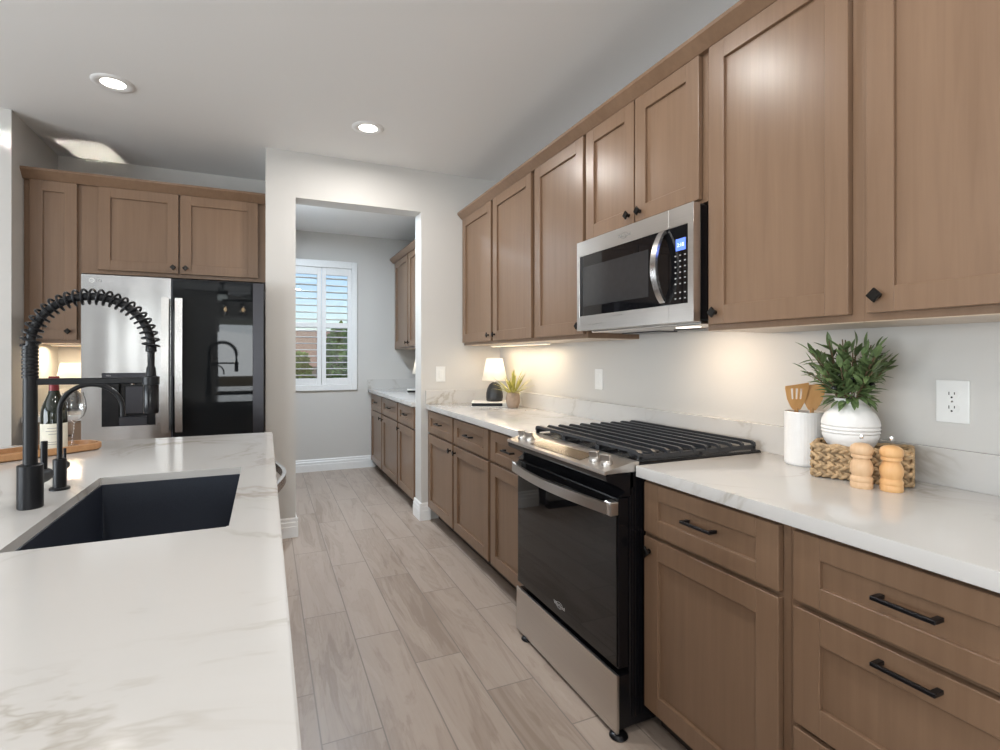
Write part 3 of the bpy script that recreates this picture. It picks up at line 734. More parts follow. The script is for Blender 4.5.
# ------------------------------------------------------------------ alcove cabinets
YU = 4.14
ax = -1.381
upper_cabinet('narrow one-door upper cabinet left of the refrigerator', (ax, YU, 0), 0, 0.292, YA-YU-0.001, 1.371, 2.42,
    [(0.032, 0.272, 1.393, 2.393, 0.228, 1.447)], 'cabinets around the refrigerator')
upper_cabinet('two-door cabinet bridging over the refrigerator', (ax+0.2925, YU, 0), 0, 1.098, YA-YU-0.001, 1.825, 2.42,
    [(-0.998-ax-0.2925, -0.547-ax-0.2925, 1.852, 2.393, -0.577-ax-0.2925, 1.892), (-0.536-ax-0.2925, -0.050-ax-0.2925, 1.852, 2.393, -0.503-ax-0.2925, 1.892)], 'cabinets around the refrigerator', False)
cr = MB().prism([(YU+p[0]-0.0005, p[1]+(0.010 if p[1] > 2.43 else 0.0)) for p in crown_prof()], ax-0.002, -0.001, 'x').build('crown_molding', M['wood'], None, 0)
tag(cr, 'wooden crown molding above the cabinets over the refrigerator', 'crown molding')
base_cabinet('base cabinet left of the refrigerator, mostly behind the faucet', (ax, 4.13, 0), 0, 0.372, YA-4.13-0.001,
    [dict(x=(0.03, 0.342), f=[('drawer', ZDR0, ZDR1), ('door', 0.105, ZDO1, 0.30)])], 'cabinets around the refrigerator')
ctop('small white countertop in the alcove left of the refrigerator', ax+0.001, -1.010, 4.09, YA-0.001)
ab = thing('under_cabinet_light', 'warm light under the cabinet left of the refrigerator', 'light', (-1.24, 4.45, 1.3705))
MB().box(-0.10, 0.10, -0.018, 0.018, -0.010, 0.0005, 0.002).build('housing', M['whitep'], ab, 0)
MB().box(-0.095, 0.095, -0.013, 0.013, -0.0125, -0.0095).build('diffuser', M['led'], ab, 0)
area('alcove_lamp', (0, 0, -0.016), (0, 0, -1), 0.19, 0.03, 3.0, (1.0, 0.80, 0.55), parent=ab)

# ------------------------------------------------------------------ cabinets beyond the doorway
GF = 'cabinets beyond the doorway'
XNF = 1.135
yF = YF-0.001
for (ya, W_, cs, lab) in ((yF, 1.415, ((0.110, 0.690), (0.730, 1.395)), 'beyond the doorway, against the far wall'), (yF-1.4155, 0.585, ((0.020, 0.565),), 'beyond the doorway, mostly hidden by the door jamb')):
    base_cabinet('base cabinet '+lab, (XNF, ya, 0), RZ, W_, NX-XNF-0.001,
        [dict(x=c_, f=[('drawer', ZDR0, ZDR1), ('door', 0.105, ZDO1, c_[1]-0.05 if i == 0 and W_ > 1 else c_[0]+0.035)]) for i, c_ in enumerate(cs)], GF)
    upper_cabinet('upper cabinet '+lab, (1.412, ya, 0), RZ, W_, NX-1.412-0.001, ZB, 2.40,
        [(c_[0], c_[1], ZD0, 2.385, c_[1]-0.035 if i == 0 else c_[0]+0.035, 1.44) for i, c_ in enumerate(cs)], GF)
cr = MB().prism([(1.412+p[0]-0.0005, p[1]) for p in crown_prof()], 4.15, YF-0.002, 'y').build('crown_molding', M['wood'], None, 0)
tag(cr, 'crown molding on the cabinets seen through the doorway', 'crown molding')
ctop('white countertop seen through the doorway', 1.092, NX-0.0205, 4.145, YF-0.0205)
sp = MB(); sp.box(NX-0.020, NX-0.0005, 4.145, YF-0.0005, CT1-0.037, 1.02).box(1.094, NX-0.0205, YF-0.020, YF-0.0005, CT1-0.037, 1.02)
tag(sp.build('backsplash', M['quartz'], None, 0), 'low backsplash behind the counter beyond the doorway', 'backsplash')

# ------------------------------------------------------------------ island
IX0, IX1, IY0, IY1 = -1.16, 0.031, 0.28, 2.775
isl = thing('kitchen_island', 'kitchen island with white quartz top in the left foreground', 'island', (0, 0, 0))
hx = (-0.463, -0.073); hy = (1.263, 1.932)
t = bmesh.new()
def slab(t, ox, oy, ix, iy, za, zb):
    R = {}
    for nm, xx, yy in (('o', ox, oy), ('i', ix, iy)):
        for zz, zn in ((za, 'a'), (zb, 'b')):
            R[nm+zn] = [t.verts.new((x, y, zz)) for x, y in ((xx[0], yy[0]), (xx[1], yy[0]), (xx[1], yy[1]), (xx[0], yy[1]))]
    for k in range(4):
        k2 = (k+1) % 4
        t.faces.new([R['ob'][k], R['ob'][k2], R['ib'][k2], R['ib'][k]]); t.faces.new([R['oa'][k2], R['oa'][k], R['ia'][k], R['ia'][k2]])
        t.faces.new([R['oa'][k], R['oa'][k2], R['ob'][k2], R['ob'][k]]); t.faces.new([R['ia'][k2], R['ia'][k], R['ib'][k], R['ib'][k2]])
slab(t, (IX0, IX1), (IY0, IY1), hx, hy, CT0-0.002, CT1)
vert_edges = [e for e in t.edges if abs(e.verts[0].co.z-e.verts[1].co.z) > 0.01 and hx[0]-0.01 < e.verts[0].co.x < hx[1]+0.01 and hy[0]-0.01 < e.verts[0].co.y < hy[1]+0.01]
bmesh.ops.bevel(t, geom=vert_edges, offset=0.005, segments=3, affect='EDGES')
top_e = [e for e in t.edges if e.is_manifold and e.calc_face_angle(0) > 1.0 and (abs(e.verts[0].co.x-IX1) < 1e-4 and abs(e.verts[1].co.x-IX1) < 1e-4 or abs(e.verts[0].co.y-IY1) < 1e-4 and abs(e.verts[1].co.y-IY1) < 1e-4)]
bmesh.ops.bevel(t, geom=top_e, offset=0.003, segments=2, affect='EDGES')
mb = MB(); mb._add(t); mb.build('island_top', M['quartz'], isl, 30)
BX0, BX1 = -0.86, -0.022
DW0, DW1 = 1.985, 2.590
b = MB()
for (y_0, y_1) in ((IY0+0.03, hy[0]-0.06), (hy[1]+0.05, DW0-0.0)):
    b.box(BX0, BX1, y_0, y_1, 0.10, CT0-0.003)
b.box(BX0, BX1, hy[0]-0.06, hy[1]+0.05, 0.10, 0.62).box(BX0, hx[0]-0.045, hy[0]-0.06, hy[1]+0.05, 0.62, CT0-0.003).box(hx[1]+0.030, BX1, hy[0]-0.06, hy[1]+0.05, 0.62, CT0-0.003)
b.box(BX0, -0.62, DW0, DW1, 0.10, CT0-0.003).box(BX0, BX1, DW1, IY1-0.03, 0.10, CT0-0.003).box(BX0+0.02, BX1-0.075, IY0+0.05, DW0, 0.0, 0.10).box(BX0+0.02, -0.62, DW0, IY1-0.05, 0.0, 0.10)
b.build('island_carcass', M['wood'], isl, 0)
# fronts facing the aisle: local frame turned +90 degrees
ifr = bpy.data.objects.new('aisle_front', None); COL.objects.link(ifr); ifr.parent = isl; ifr.location = (BX1, 0, 0); ifr.rotation_euler = (0, 0, PI/2)
for (a, c_) in ((0.33, 0.75), (0.765, 1.185)):
    o = shaker('drawer', a, c_, ZDR0, ZDR1, ifr, 0.06, 0.052); o2 = shaker('door', a, c_, 0.105, ZDO1, ifr)
for (a, c_) in ((1.215, 1.59), (1.60, 1.965)): shaker('door', a, c_, 0.105, 0.862, ifr)
# dishwasher
dw = thing('dishwasher', 'dishwasher in the island with a bowed stainless bar handle', 'dishwasher', (BX1, DW0+0.003, 0), PI/2)
DWW = DW1-DW0-0.006
MB().box(0.002, DWW-0.002, 0.002, 0.56, 0.03, 0.868).build('tub', M['darkst'], dw, 0)
MB().box(0, DWW, -0.030, 0.0015, 0.115, 0.866, 0.004, 2).build('door', M['fridge'], dw, 0)
hb = MB(); hb.ribbon([(0.045+(DWW-0.09)*k/18, -0.050-0.042*math.sin(PI*k/18), 0.800) for k in range(19)], 0.034, 0.014, (0, 0, 1))
for x in (0.058, DWW-0.058): hb.box(x-0.014, x+0.014, -0.050, -0.028, 0.786, 0.814, 0.003)
hb.build('bar_handle', M['steelh'], dw, 30)
for x in (0.05, DWW-0.05):
    MB().cyl((x, 0.10, 0), (x, 0.10, 0.032), 0.018).build('foot', M['black'], dw)

# undermount sink
sk = thing('sink', 'dark rectangular undermount sink set in the island', 'sink', ((hx[0]+hx[1])/2, (hy[0]+hy[1])/2, CT0-0.003))
def sink_bowl():
    b = MB(); sx, sy = (hx[1]-hx[0])/2-0.001, (hy[1]-hy[0])/2-0.001
    def rr(hx_, hy_, z, r, n=5):
        out = []
        for (cx_, cy_, a0) in ((hx_-r, hy_-r, 0), (-hx_+r, hy_-r, PI/2), (-hx_+r, -hy_+r, PI), (hx_-r, -hy_+r, 1.5*PI)):
            for k in range(n+1): out.append((cx_+r*math.cos(a0+PI/2*k/n), cy_+r*math.sin(a0+PI/2*k/n), z))
        return out
    layers = [rr(sx+0.022, sy+0.022, -0.0, 0.02), rr(sx+0.0003, sy+0.0003, -0.0, 0.005), rr(sx+0.0003, sy+0.0003, 0.018, 0.005), rr(sx-0.004, sy-0.004, 0.018, 0.005), rr(sx-0.007, sy-0.007, -0.19, 0.008), rr(sx-0.010, sy-0.010, -0.206, 0.02), rr(sx-0.03, sy-0.03, -0.213, 0.03), rr(0.05, 0.05, -0.217, 0.049)]
    outer = [rr(sx+0.008, sy+0.008, -0.225, 0.02), rr(sx+0.010, sy+0.010, -0.012, 0.02), rr(sx+0.022, sy+0.022, -0.012, 0.02)]
    L = [[b.bm.verts.new(p) for p in l] for l in layers]; n = len(L[0])
    for A, B in zip(L, L[1:]):
        for k in range(n): b.bm.faces.new([A[k], A[(k+1) % n], B[(k+1) % n], B[k]])
    b.bm.faces.new(L[-1])
    O = [[b.bm.verts.new(p) for p in l] for l in outer]
    b.bm.faces.new(O[0])
    for A, B in zip(O, O[1:]):
        for k in range(n): b.bm.faces.new([A[k], A[(k+1) % n], B[(k+1) % n], B[k]])
    for k in range(n): b.bm.faces.new([O[-1][k], O[-1][(k+1) % n], L[0][(k+1) % n], L[0][k]])
    bmesh.ops.recalc_face_normals(b.bm, faces=b.bm.faces[:])
    return b.build('bowl', M['sink'], sk, 45)
sink_bowl()
MB().lathe([(0, -0.216), (0.040, -0.2155), (0.045, -0.213), (0.045, -0.2172)], seg=28).build('drain', M['darkst'], sk)

# spring faucet (bends in the xz plane)
fa = thing('spring_faucet', 'tall matte black spring pull-down faucet behind the sink', 'faucet', (-0.526, 1.612, CT1), 0)
MB().cyl((0, 0, 0), (0, 0, 0.106), 0.0255, 32, bev=0.002).build('base', M['blackm'], fa)
MB().cyl((0, 0, 0.106), (0, 0, 0.318), 0.0142, 28).build('post', M['blackm'], fa)
rb = MB(); prof = [(0, 0.316)]
z = 0.316
for k in range(9): prof += [(0.0165, z), (0.0165, z+0.006), (0.0142, z+0.0068), (0.0142, z+0.0084)]; z += 0.0089
prof += [(0.0142, z), (0, z)]
rb.lathe(prof, seg=28).build('ribbed_collar', M['blackm'], fa)
ZT, R = 0.396, 0.125
def arc(u):      # 0..1 along post top, over, to the spray neck
    a = PI*(1-u); return Vector((R+R*math.cos(a), 0, ZT+R*math.sin(a)))
MB().tube([(0, 0, ZT-0.01)]+[arc(k/48) for k in range(49)], 0.0100, 12).build('hose', M['blackm'], fa)
cp = []; turns = 24; steps = turns*16
for k in range(steps+1):
    u = k/steps; p = arc(u); a = PI*(1-u); nrm = Vector((math.cos(a), 0, math.sin(a))); bi = Vector((0, 1, 0))
    ph = 2*PI*turns*u; cp.append(p+nrm*0.0185*math.cos(ph)+bi*0.0185*math.sin(ph))
MB().tube(cp, 0.0029, 7).build('spring', M['blackm'], fa)
hxp = 2*R
hd = MB(); hd.lathe([(0, ZT+0.004), (0.0105, ZT+0.004), (0.0125, ZT), (0.0125, ZT-0.014), (0.0085, ZT-0.016), (0.0080, ZT-0.052), (0.0105, ZT-0.056), (0.0125, ZT-0.085), (0.0125, ZT-0.096), (0, ZT-0.096)], (hxp, 0, 0), 26)
hd.build('hose_neck', M['blackm'], fa)
hd = MB(); hd.lathe([(0, ZT-0.090), (0.0150, ZT-0.090), (0.0175, ZT-0.094), (0.0180, ZT-0.170), (0.0165, ZT-0.176), (0, ZT-0.176)], (hxp, 0, 0), 28)
hd.build('spray_head', M['enamel'], fa)
MB().box(0.010, hxp-0.012, -0.006, 0.006, 0.299, 0.315, 0.002).lathe([(0.0130, 0.294), (0.0195, 0.296), (0.0195, 0.316), (0.0130, 0.318), (0.0130, 0.294)], (hxp, 0, 0), 26).build('support_arm', M['blackm'], fa)
lv = MB(); lv.cyl((0, 0.02, 0.062), (0, 0.098, 0.062), 0.0175, 24, bev=0.002).cyl((0, 0.084, 0.072), (0, 0.087, 0.150), 0.0075, 14, bev=0.001)
lv.build('lever', M['blackm'], fa)
# filtered-water faucet
ff = thing('water_tap', 'small matte black gooseneck water tap beside the tall faucet', 'faucet', (-0.525, 1.806, CT1), 0)
MB().lathe([(0, 0), (0.0235, 0), (0.0235, 0.005), (0.022, 0.0065), (0.0155, 0.0065), (0.0155, 0.083), (0.0145, 0.085), (0, 0.085)], seg=28).build('body', M['blackm'], ff)
rr_ = 0.073; pts = [(0, 0, 0.08), (0, 0, 0.14)]+[(rr_-rr_*math.cos(PI*k/28), 0, 0.217+rr_*math.sin(PI*k/28)) for k in range(29)]+[(2*rr_, 0, 0.196)]
MB().tube(pts, 0.0064, 14).build('spout', M['blackm'], ff)
lv = MB(); lv.cyl((0, 0.012, 0.060), (0, 0.046, 0.060), 0.0115, 20, bev=0.002).cyl((0.0, 0.040, 0.064), (0.0, 0.041, 0.108), 0.0036, 12)
lv.build('lever', M['blackm'], ff)

# ------------------------------------------------------------------ things on the island
def dirv(px): # unit ground direction of an image column
    a = (px-CX)/F_PX; s, c = math.sin(YAW), math.cos(YAW); return a*c+s, -a*s+c
def at(px, t): d_ = dirv(px); return d_[0]*t, d_[1]*t
tang = math.atan2(0.193, 0.245)
tr_c = (-0.828, 2.440)
tray = thing('serving_tray', 'long wooden serving tray on the far left of the island', 'tray', (tr_c[0], tr_c[1], CT1), tang)
def stadium(L, Wd, r, z, n=8):
    out = []
    for (sx, sy, a0) in ((1, 1, 0), (-1, 1, PI/2), (-1, -1, PI), (1, -1, 1.5*PI)):
        for k in range(n+1): out.append((sx*(L/2-r)+r*math.cos(a0+PI/2*k/n), sy*(Wd/2-r)+r*math.sin(a0+PI/2*k/n), z))
    return out
b = MB(); tl, tw = 0.50, 0.165
lay = [stadium(tl-0.02, tw-0.02, 0.05, 0.0), stadium(tl, tw, 0.06, 0.006), stadium(tl, tw, 0.06, 0.026), stadium(tl-0.006, tw-0.006, 0.057, 0.028), stadium(tl-0.024, tw-0.024, 0.048, 0.028), stadium(tl-0.030, tw-0.030, 0.045, 0.011)]
L = [[b.bm.verts.new(p) for p in l] for l in lay]; n = len(L[0])
b.bm.faces.new(list(reversed(L[0])))
for A, B in zip(L, L[1:]):
    for k in range(n): b.bm.faces.new([A[k], A[(k+1) % n], B[(k+1) % n], B[k]])
b.bm.faces.new(L[-1])
b.build('tray_body', M['acacia'], tray, 35)
hs = MB()
hs.tube([(-tl/2+0.03, -0.05, 0.030), (-tl/2+0.016, -0.03, 0.034), (-tl/2+0.016, 0.03, 0.034), (-tl/2+0.03, 0.05, 0.030)], 0.006, 10).build('tray_handle', M['black'], tray)
bx, by = at(54, 1.985)
bo = thing('wine_bottle', 'dark red wine bottle with cream label on the wooden tray', 'bottle', (bx, by, CT1+0.0112))
prof = [(0, 0.004), (0.030, 0), (0.039, 0.003), (0.0405, 0.008), (0.0405, 0.138), (0.0395, 0.152), (0.035, 0.174), (0.026, 0.197), (0.0185, 0.216), (0.0155, 0.232), (0.0145, 0.276), (0, 0.276)]
MB().lathe(prof, seg=40).build('bottle_glass', M['bottle'], bo)
MB().lathe([(0.0160, 0.229), (0.0151, 0.268), (0.0165, 0.2695), (0.0165, 0.281), (0.0150, 0.283), (0, 0.283)], seg=30).build('foil_cap', M['foil'], bo)
b = MB(); vsl = []
a0 = math.atan2(-by, -bx)
seg = 28
for k in range(seg+1):
    a = a0-1.75+3.5*k/seg
    for zz in (0.013, 0.106): vsl.append((0.0409*math.cos(a), 0.0409*math.sin(a), zz))
b.faces(vsl, [(2*k, 2*k+2, 2*k+3, 2*k+1) for k in range(seg)])
lab = b.build('label', M['label'], bo)
b = MB()
for (z_, w_) in ((0.088, 0.5), (0.077, 0.62), (0.066, 0.4), (0.036, 0.55), (0.028, 0.5)):
    v2 = []
    for k in range(9):
        a = a0-w_/1+2*w_*k/8
        for zz in (z_, z_+0.0022): v2.append((0.04115*math.cos(a), 0.04115*math.sin(a), zz))
    b.faces(v2, [(2*k, 2*k+2, 2*k+3, 2*k+1) for k in range(8)])
b.build('label_print', M['printm'], lab)
gx, gy = at(73, 2.075)
wg = thing('wine_glass', 'empty clear stemmed wine glass on the wooden tray', 'wine glass', (gx, gy, CT1+0.0112))
MB().lathe([(0, 0.0), (0.036, 0.0), (0.036, 0.0015), (0.020, 0.004), (0.006, 0.010), (0.0038, 0.02), (0.0036, 0.085), (0.006, 0.096), (0.020, 0.104), (0.036, 0.122), (0.0435, 0.148), (0.042, 0.178), (0.034, 0.215), (0.0328, 0.215), (0.0405, 0.178), (0.042, 0.148), (0.035, 0.124), (0.019, 0.106), (0, 0.100)], seg=40).build('bowl_and_stem', M['glass'], wg)

# ------------------------------------------------------------------ lamps, books and pots on the far counter
def lamp(loc, label, glow=0.6):
    t = thing('table_lamp', label, 'lamp', loc, 0, 'small table lamps')
    MB().lathe([(0, 0), (0.055, 0), (0.062, 0.006), (0.066, 0.030), (0.064, 0.065), (0.055, 0.100), (0.040, 0.128), (0.022, 0.142), (0.012, 0.146), (0, 0.146)], seg=36).build('lamp_base', M['lampb'], t)
    MB().cyl((0, 0, 0.145), (0, 0, 0.22), 0.006, 14).ball((0, 0, 0.235), 0.02).build('socket', M['whitep'], t)
    MB().lathe([(0.098, 0.160), (0.062, 0.328)], seg=40).lathe([(0.0, 0.3265), (0.0615, 0.3265)], seg=40).build('lamp_shade', M['shade'], t)
    l = bpy.data.lights.new('lamp_bulb', 'POINT'); l.energy = glow; l.color = (1.0, 0.84, 0.62); l.shadow_soft_size = 0.022
    o = bpy.data.objects.new('lamp_bulb', l); COL.objects.link(o); o.parent = t; o.location = (0, 0, 0.262)
    return t
def book(loc, rz, label, sx=0.29, sy=0.24):
    t = thing('book', label, 'book', loc, rz, 'books under the small lamps')
    MB().box(-sx/2, sx/2, -sy/2, sy/2, 0.0, 0.004, 0.001).box(-sx/2, sx/2, -sy/2, sy/2, 0.026, 0.030, 0.001).build('cover', M['cover'], t, 0)
    MB().box(-sx/2+0.006, sx/2-0.006, -sy/2+0.006, sy/2, 0.004, 0.026).build('pages', M['paper'], t, 0)
    MB().box(-sx/2+0.003, sx/2-0.06, -sy/2-0.002, -sy/2+0.004, 0.004, 0.026, 0.001).box(-sx/2+0.018, sx/2-0.075, -sy/2-0.003, -sy/2, 0.010, 0.020).build('spine', M['black'], t, 0)
    return t
px_, t_ = 490, 3.975
bxy = at(px_+1, t_); book((bxy[0], bxy[1], CT1), -YAW, 'pale book with dark edge lying under the lamp beside the small plant')
lxy = at(494.5, 4.01); lamp((lxy[0], lxy[1], CT1+0.030), 'small lamp with charcoal base in the corner beside the small plant')
lxy = at(72, 3.60); lamp((lxy[0], lxy[1], CT1), 'lamp with glowing shade left of the refrigerator, behind the wine glass', 1.0)
nb = at(421, 5.47); book((nb[0], nb[1], CT1), -0.25, 'pale book with dark edge on the counter seen through the doorway')
lamp((nb[0]+0.01, nb[1]+0.01, CT1+0.030), 'lamp beyond the doorway, half hidden by the door jamb')
# small yellow-green plant
pp = at(513, 3.80)
pl = thing('potted_plant', 'small yellow-green plant in a taupe pot in the counter corner', 'plant', (pp[0], pp[1], CT1))
MB().lathe([(0, 0), (0.036, 0), (0.042, 0.006), (0.052, 0.040), (0.053, 0.065), (0.047, 0.100), (0.040, 0.118), (0.036, 0.118), (0.040, 0.095), (0, 0.090)], seg=36).build('pot', M['clay'], pl)
fb = MB(); rnd = random.Random(3)
def blade(fb, p0, d, L, Wd, droop, n=6):
    vs = []; side = Vector((-d[1], d[0], 0)).normalized() if abs(d[0])+abs(d[1]) > 1e-5 else Vector((1, 0, 0))
    p = Vector(p0); dd = Vector(d).normalized()
    for k in range(n+1):
        u = k/n; w = Wd*(math.sin(PI*min(1, 0.15+0.85*u))**0.7 if u < 1 else 0.02)
        up = side.cross(dd).normalized()
        vs += [p-side*w+up*w*0.25, p, p+side*w+up*w*0.25]
        p = p+dd*L/n; dd = (dd+Vector((0, 0, -droop/n))).normalized()
    F = []
    for k in range(n):
        a = 3*k; F += [(a, a+1, a+4, a+3), (a+1, a+2, a+5, a+4)]
    fb.faces(vs, F)
for k in range(40):
    a = rnd.uniform(0, 2*PI); e = rnd.uniform(0.45, 1.35)
    d_ = (math.cos(a)*math.cos(e), math.sin(a)*math.cos(e), math.sin(e))
    blade(fb, (0.01*math.cos(a), 0.01*math.sin(a), 0.092), d_, rnd.uniform(0.14, 0.215), rnd.uniform(0.005, 0.009), rnd.uniform(0.2, 0.9))
fb.build('leaves', M['leafy'], pl, 0)

# ------------------------------------------------------------------ right counter group
ck = (1.700, 1.200)
cr_ = thing('utensil_crock', 'white ribbed ceramic crock holding wooden turners', 'crock', (ck[0]-0.002, ck[1]+0.012, CT1))
b = MB(); seg = 72; hcr = 0.182
prof = [(0.0, 0.0), (0.054, 0.0), (0.058, 0.004), (0.059, 0.010), (0.059, hcr-0.012), (0.0595, hcr-0.003), (0.0575, hcr), (0.0535, hcr-0.003), (0.053, 0.012), (0, 0.010)]
rings = []
for j, (r, z_) in enumerate(prof):
    if r == 0: rings.append([b.bm.verts.new((0, 0, z_))]); continue
    rib = 0.0005 if j in (3, 4) else 0
    rings.append([b.bm.verts.new(((r+rib*(k % 2))*math.cos(2*PI*k/seg), (r+rib*(k % 2))*math.sin(2*PI*k/seg), z_)) for k in range(seg)])
for A, B in zip(rings, rings[1:]):
    for k in range(seg):
        k2 = (k+1) % seg
        if len(A) == 1: b.bm.faces.new([A[0], B[k2], B[k]])
        elif len(B) == 1: b.bm.faces.new([A[k], A[k2], B[0]])
        else: b.bm.faces.new([A[k], A[k2], B[k2], B[k]])
bmesh.ops.recalc_face_normals(b.bm, faces=b.bm.faces[:])
b.build('crock_body', M['white'], cr_, 0)
def turner(loc, rz, tilt, label, slots, rim):
    t = thing('spatula', label, 'spatula', loc, rz, 'wooden turners in the crock')
    t.rotation_euler = (tilt[0], tilt[1], rz)
    b = MB(); b.tube([(0, 0, 0.0), (0, 0, 0.10), (0, 0, 0.180)], [0.006, 0.007, 0.008], 12, flat=(1, 0.8)).build('handle', M['bamboo'], t)
    # blade with or without slots
    zb0, zb1 = 0.174, 0.262
    def wid(u): return 0.011+0.025*min(1, u*1.55)**0.8
    b = MB()
    cols_ = [-1, -0.52, -0.32, -0.10, 0.10, 0.32, 0.52, 1] if slots else [-1, -0.5, 0, 0.5, 1]
    rows = [0, 0.12, 0.28, 0.42, 0.84, 0.94, 1.0]
    solid_skip = set()
    tt = bmesh.new(); G = {}
    for sgn in (-1, 1):
        for i, u in enumerate(rows):
            for j, cc in enumerate(cols_):
                zz = zb0+(zb1-zb0)*u+(0.006*cc if u == 1.0 else 0.0)
                G[sgn, i, j] = tt.verts.new((wid(u)*cc, sgn*0.0032*(1-0.35*u)-0.012*u*u, zz))
    def hole(i, j): return slots and rows[i] == 0.42 and j in (1, 3, 5)
    nr, nc = len(rows)-1, len(cols_)-1
    for i in range(nr):
        for j in range(nc):
            if hole(i, j): continue
            tt.faces.new([G[-1, i, j], G[-1, i, j+1], G[-1, i+1, j+1], G[-1, i+1, j]])
            tt.faces.new([G[1, i, j], G[1, i+1, j], G[1, i+1, j+1], G[1, i, j+1]])
    def solid(i, j): return 0 <= i < nr and 0 <= j < nc and not hole(i, j)
    for i in range(nr):
        for j in range(nc+1):
            if solid(i, j-1) != solid(i, j): tt.faces.new([G[-1, i, j], G[-1, i+1, j], G[1, i+1, j], G[1, i, j]])
    for i in range(nr+1):
        for j in range(nc):
            if solid(i-1, j) != solid(i, j): tt.faces.new([G[-1, i, j], G[-1, i, j+1], G[1, i, j+1], G[1, i, j]])
    bmesh.ops.recalc_face_normals(tt, faces=tt.faces[:])
    b._add(tt); b.build('blade', M['bamboo'], t, 0)
cz = CT1+0.0125
cl = cr_.location
turner((cl.x-0.016, cl.y+0.013, cz), -YAW-0.25, (0.02, -0.02), 'slotted wooden turner, left of the two in the white crock', True, 0)
turner((cl.x+0.010, cl.y-0.012, cz), -YAW-0.45, (-0.03, 0.05), 'solid wooden turner, right of the two in the white crock', False, 0)

# woven basket
bang = math.atan2(-0.217, 0.112)
bk_c = Vector((1.655, 0.998))
BL, BD, BH = 0.245, 0.130, 0.098
bk = thing('woven_basket', 'small rectangular woven basket under the white vase', 'basket', (bk_c.x, bk_c.y, CT1+0.003), bang)
# local x runs along the front (left to right as seen), local -y is the front
wv = MB()
wv.box(-BL/2+0.006, BL/2-0.006, -BD/2+0.006, -BD/2+0.010, 0.002, BH-0.008).box(-BL/2+0.006, BL/2-0.006, BD/2-0.010, BD/2-0.006, 0.002, BH-0.008)
wv.box(-BL/2+0.006, -BL/2+0.010, -BD/2+0.006, BD/2-0.006, 0.002, BH-0.008).box(BL/2-0.010, BL/2-0.006, -BD/2+0.006, BD/2-0.006, 0.002, BH-0.008)
wv.box(-BL/2+0.004, BL/2-0.004, -BD/2+0.004, BD/2-0.004, 0.0, 0.006)
rnd = random.Random(5)
def braid(p0, p1, nrm, zc, hgt):
    p0, p1 = Vector(p0), Vector(p1); L_ = (p1-p0).length; d_ = (p1-p0).normalized(); n_ = max(3, int(L_/0.0205))
    for k in range(n_):
        for s_ in (-1, 1):
            c_ = p0+d_*(L_*(k+0.5+0.25*s_)/n_)+Vector((nrm[0], nrm[1], 0))*0.003
            ang = s_*(0.55+rnd.uniform(-0.1, 0.1))
            ex = (d_*math.cos(ang)+Vector((0, 0, 1))*math.sin(ang)).normalized(); ez = Vector((nrm[0], nrm[1], 0)).normalized(); ey = ez.cross(ex)
            rot = Matrix((ex, ey, ez)).transposed()
            wv.ball((c_.x, c_.y, zc+s_*hgt*0.22*-1), 1.0, (0.0150, 0.0066*rnd.uniform(0.85, 1.1), 0.0052), 8, 6, rot)
rows_ = 4
for r_ in range(rows_):
    zc = 0.011+(BH-0.022)*r_/(rows_-1); hg = 0.018
    a, c_ = BL/2-0.004, BD/2-0.004
    braid((-a, -c_, 0), (a, -c_, 0), (0, -1), zc, hg); braid((a, -c_, 0), (a, c_, 0), (1, 0), zc, hg)
    braid((a, c_, 0), (-a, c_, 0), (0, 1), zc, hg); braid((-a, c_, 0), (-a, -c_, 0), (-1, 0), zc, hg)
wv.build('basket_body', M['wicker'], bk, 40)
rm = MB(); a, c_ = BL/2-0.006, BD/2-0.006
loop = [(-a, -c_), (a, -c_), (a, c_), (-a, c_), (-a, -c_)]
pts = []
for (p, q) in zip(loop, loop[1:]):
    for k in range(16): pts.append((p[0]+(q[0]-p[0])*k/16, p[1]+(q[1]-p[1])*k/16))
for ph in (0, PI):
    rm.tube([(x+0.004*math.cos(i*1.1+ph), y+0.004*math.cos(i*1.1+ph), BH-0.004+0.004*math.sin(i*1.1+ph)) for i, (x, y) in enumerate(pts+[pts[0]])], 0.0056, 8)
rm.build('braided_rim', M['wicker'], bk, 50)

# white vase with olive branches, standing in the basket
vz = CT1+0.0095
vofs = Matrix.Rotation(bang, 2) @ Vector((-0.028, 0.002))
va = thing('olive_plant', 'bushy green olive plant in a round white ceramic vase', 'plant', (bk_c.x+vofs.x, bk_c.y+vofs.y, vz))
z0 = 0.066
prof = [(0, 0), (0.040, 0), (0.044, 0.004), (0.047, z0), (0.055, z0+0.014), (0.068, z0+0.034), (0.0745, z0+0.052), (0.0725, z0+0.057), (0.0765, z0+0.061), (0.0738, z0+0.066), (0.0775, z0+0.071), (0.0738, z0+0.076), (0.077, z0+0.081), (0.0745, z0+0.094), (0.066, z0+0.112), (0.053, z0+0.126), (0.042, z0+0.135), (0.039, z0+0.146), (0.043, z0+0.156), (0.039, z0+0.156), (0.035, z0+0.146), (0.038, z0+0.135), (0.0, z0+0.125)]
prof = [(r, z0+(z_-z0)*1.07 if z_ > z0 else z_) for r, z_ in prof]
MB().lathe(prof, seg=48).build('vase', M['white'], va)
rnd = random.Random(11); lf = MB(); stb = MB(); tips = []
ztop = z0+0.160
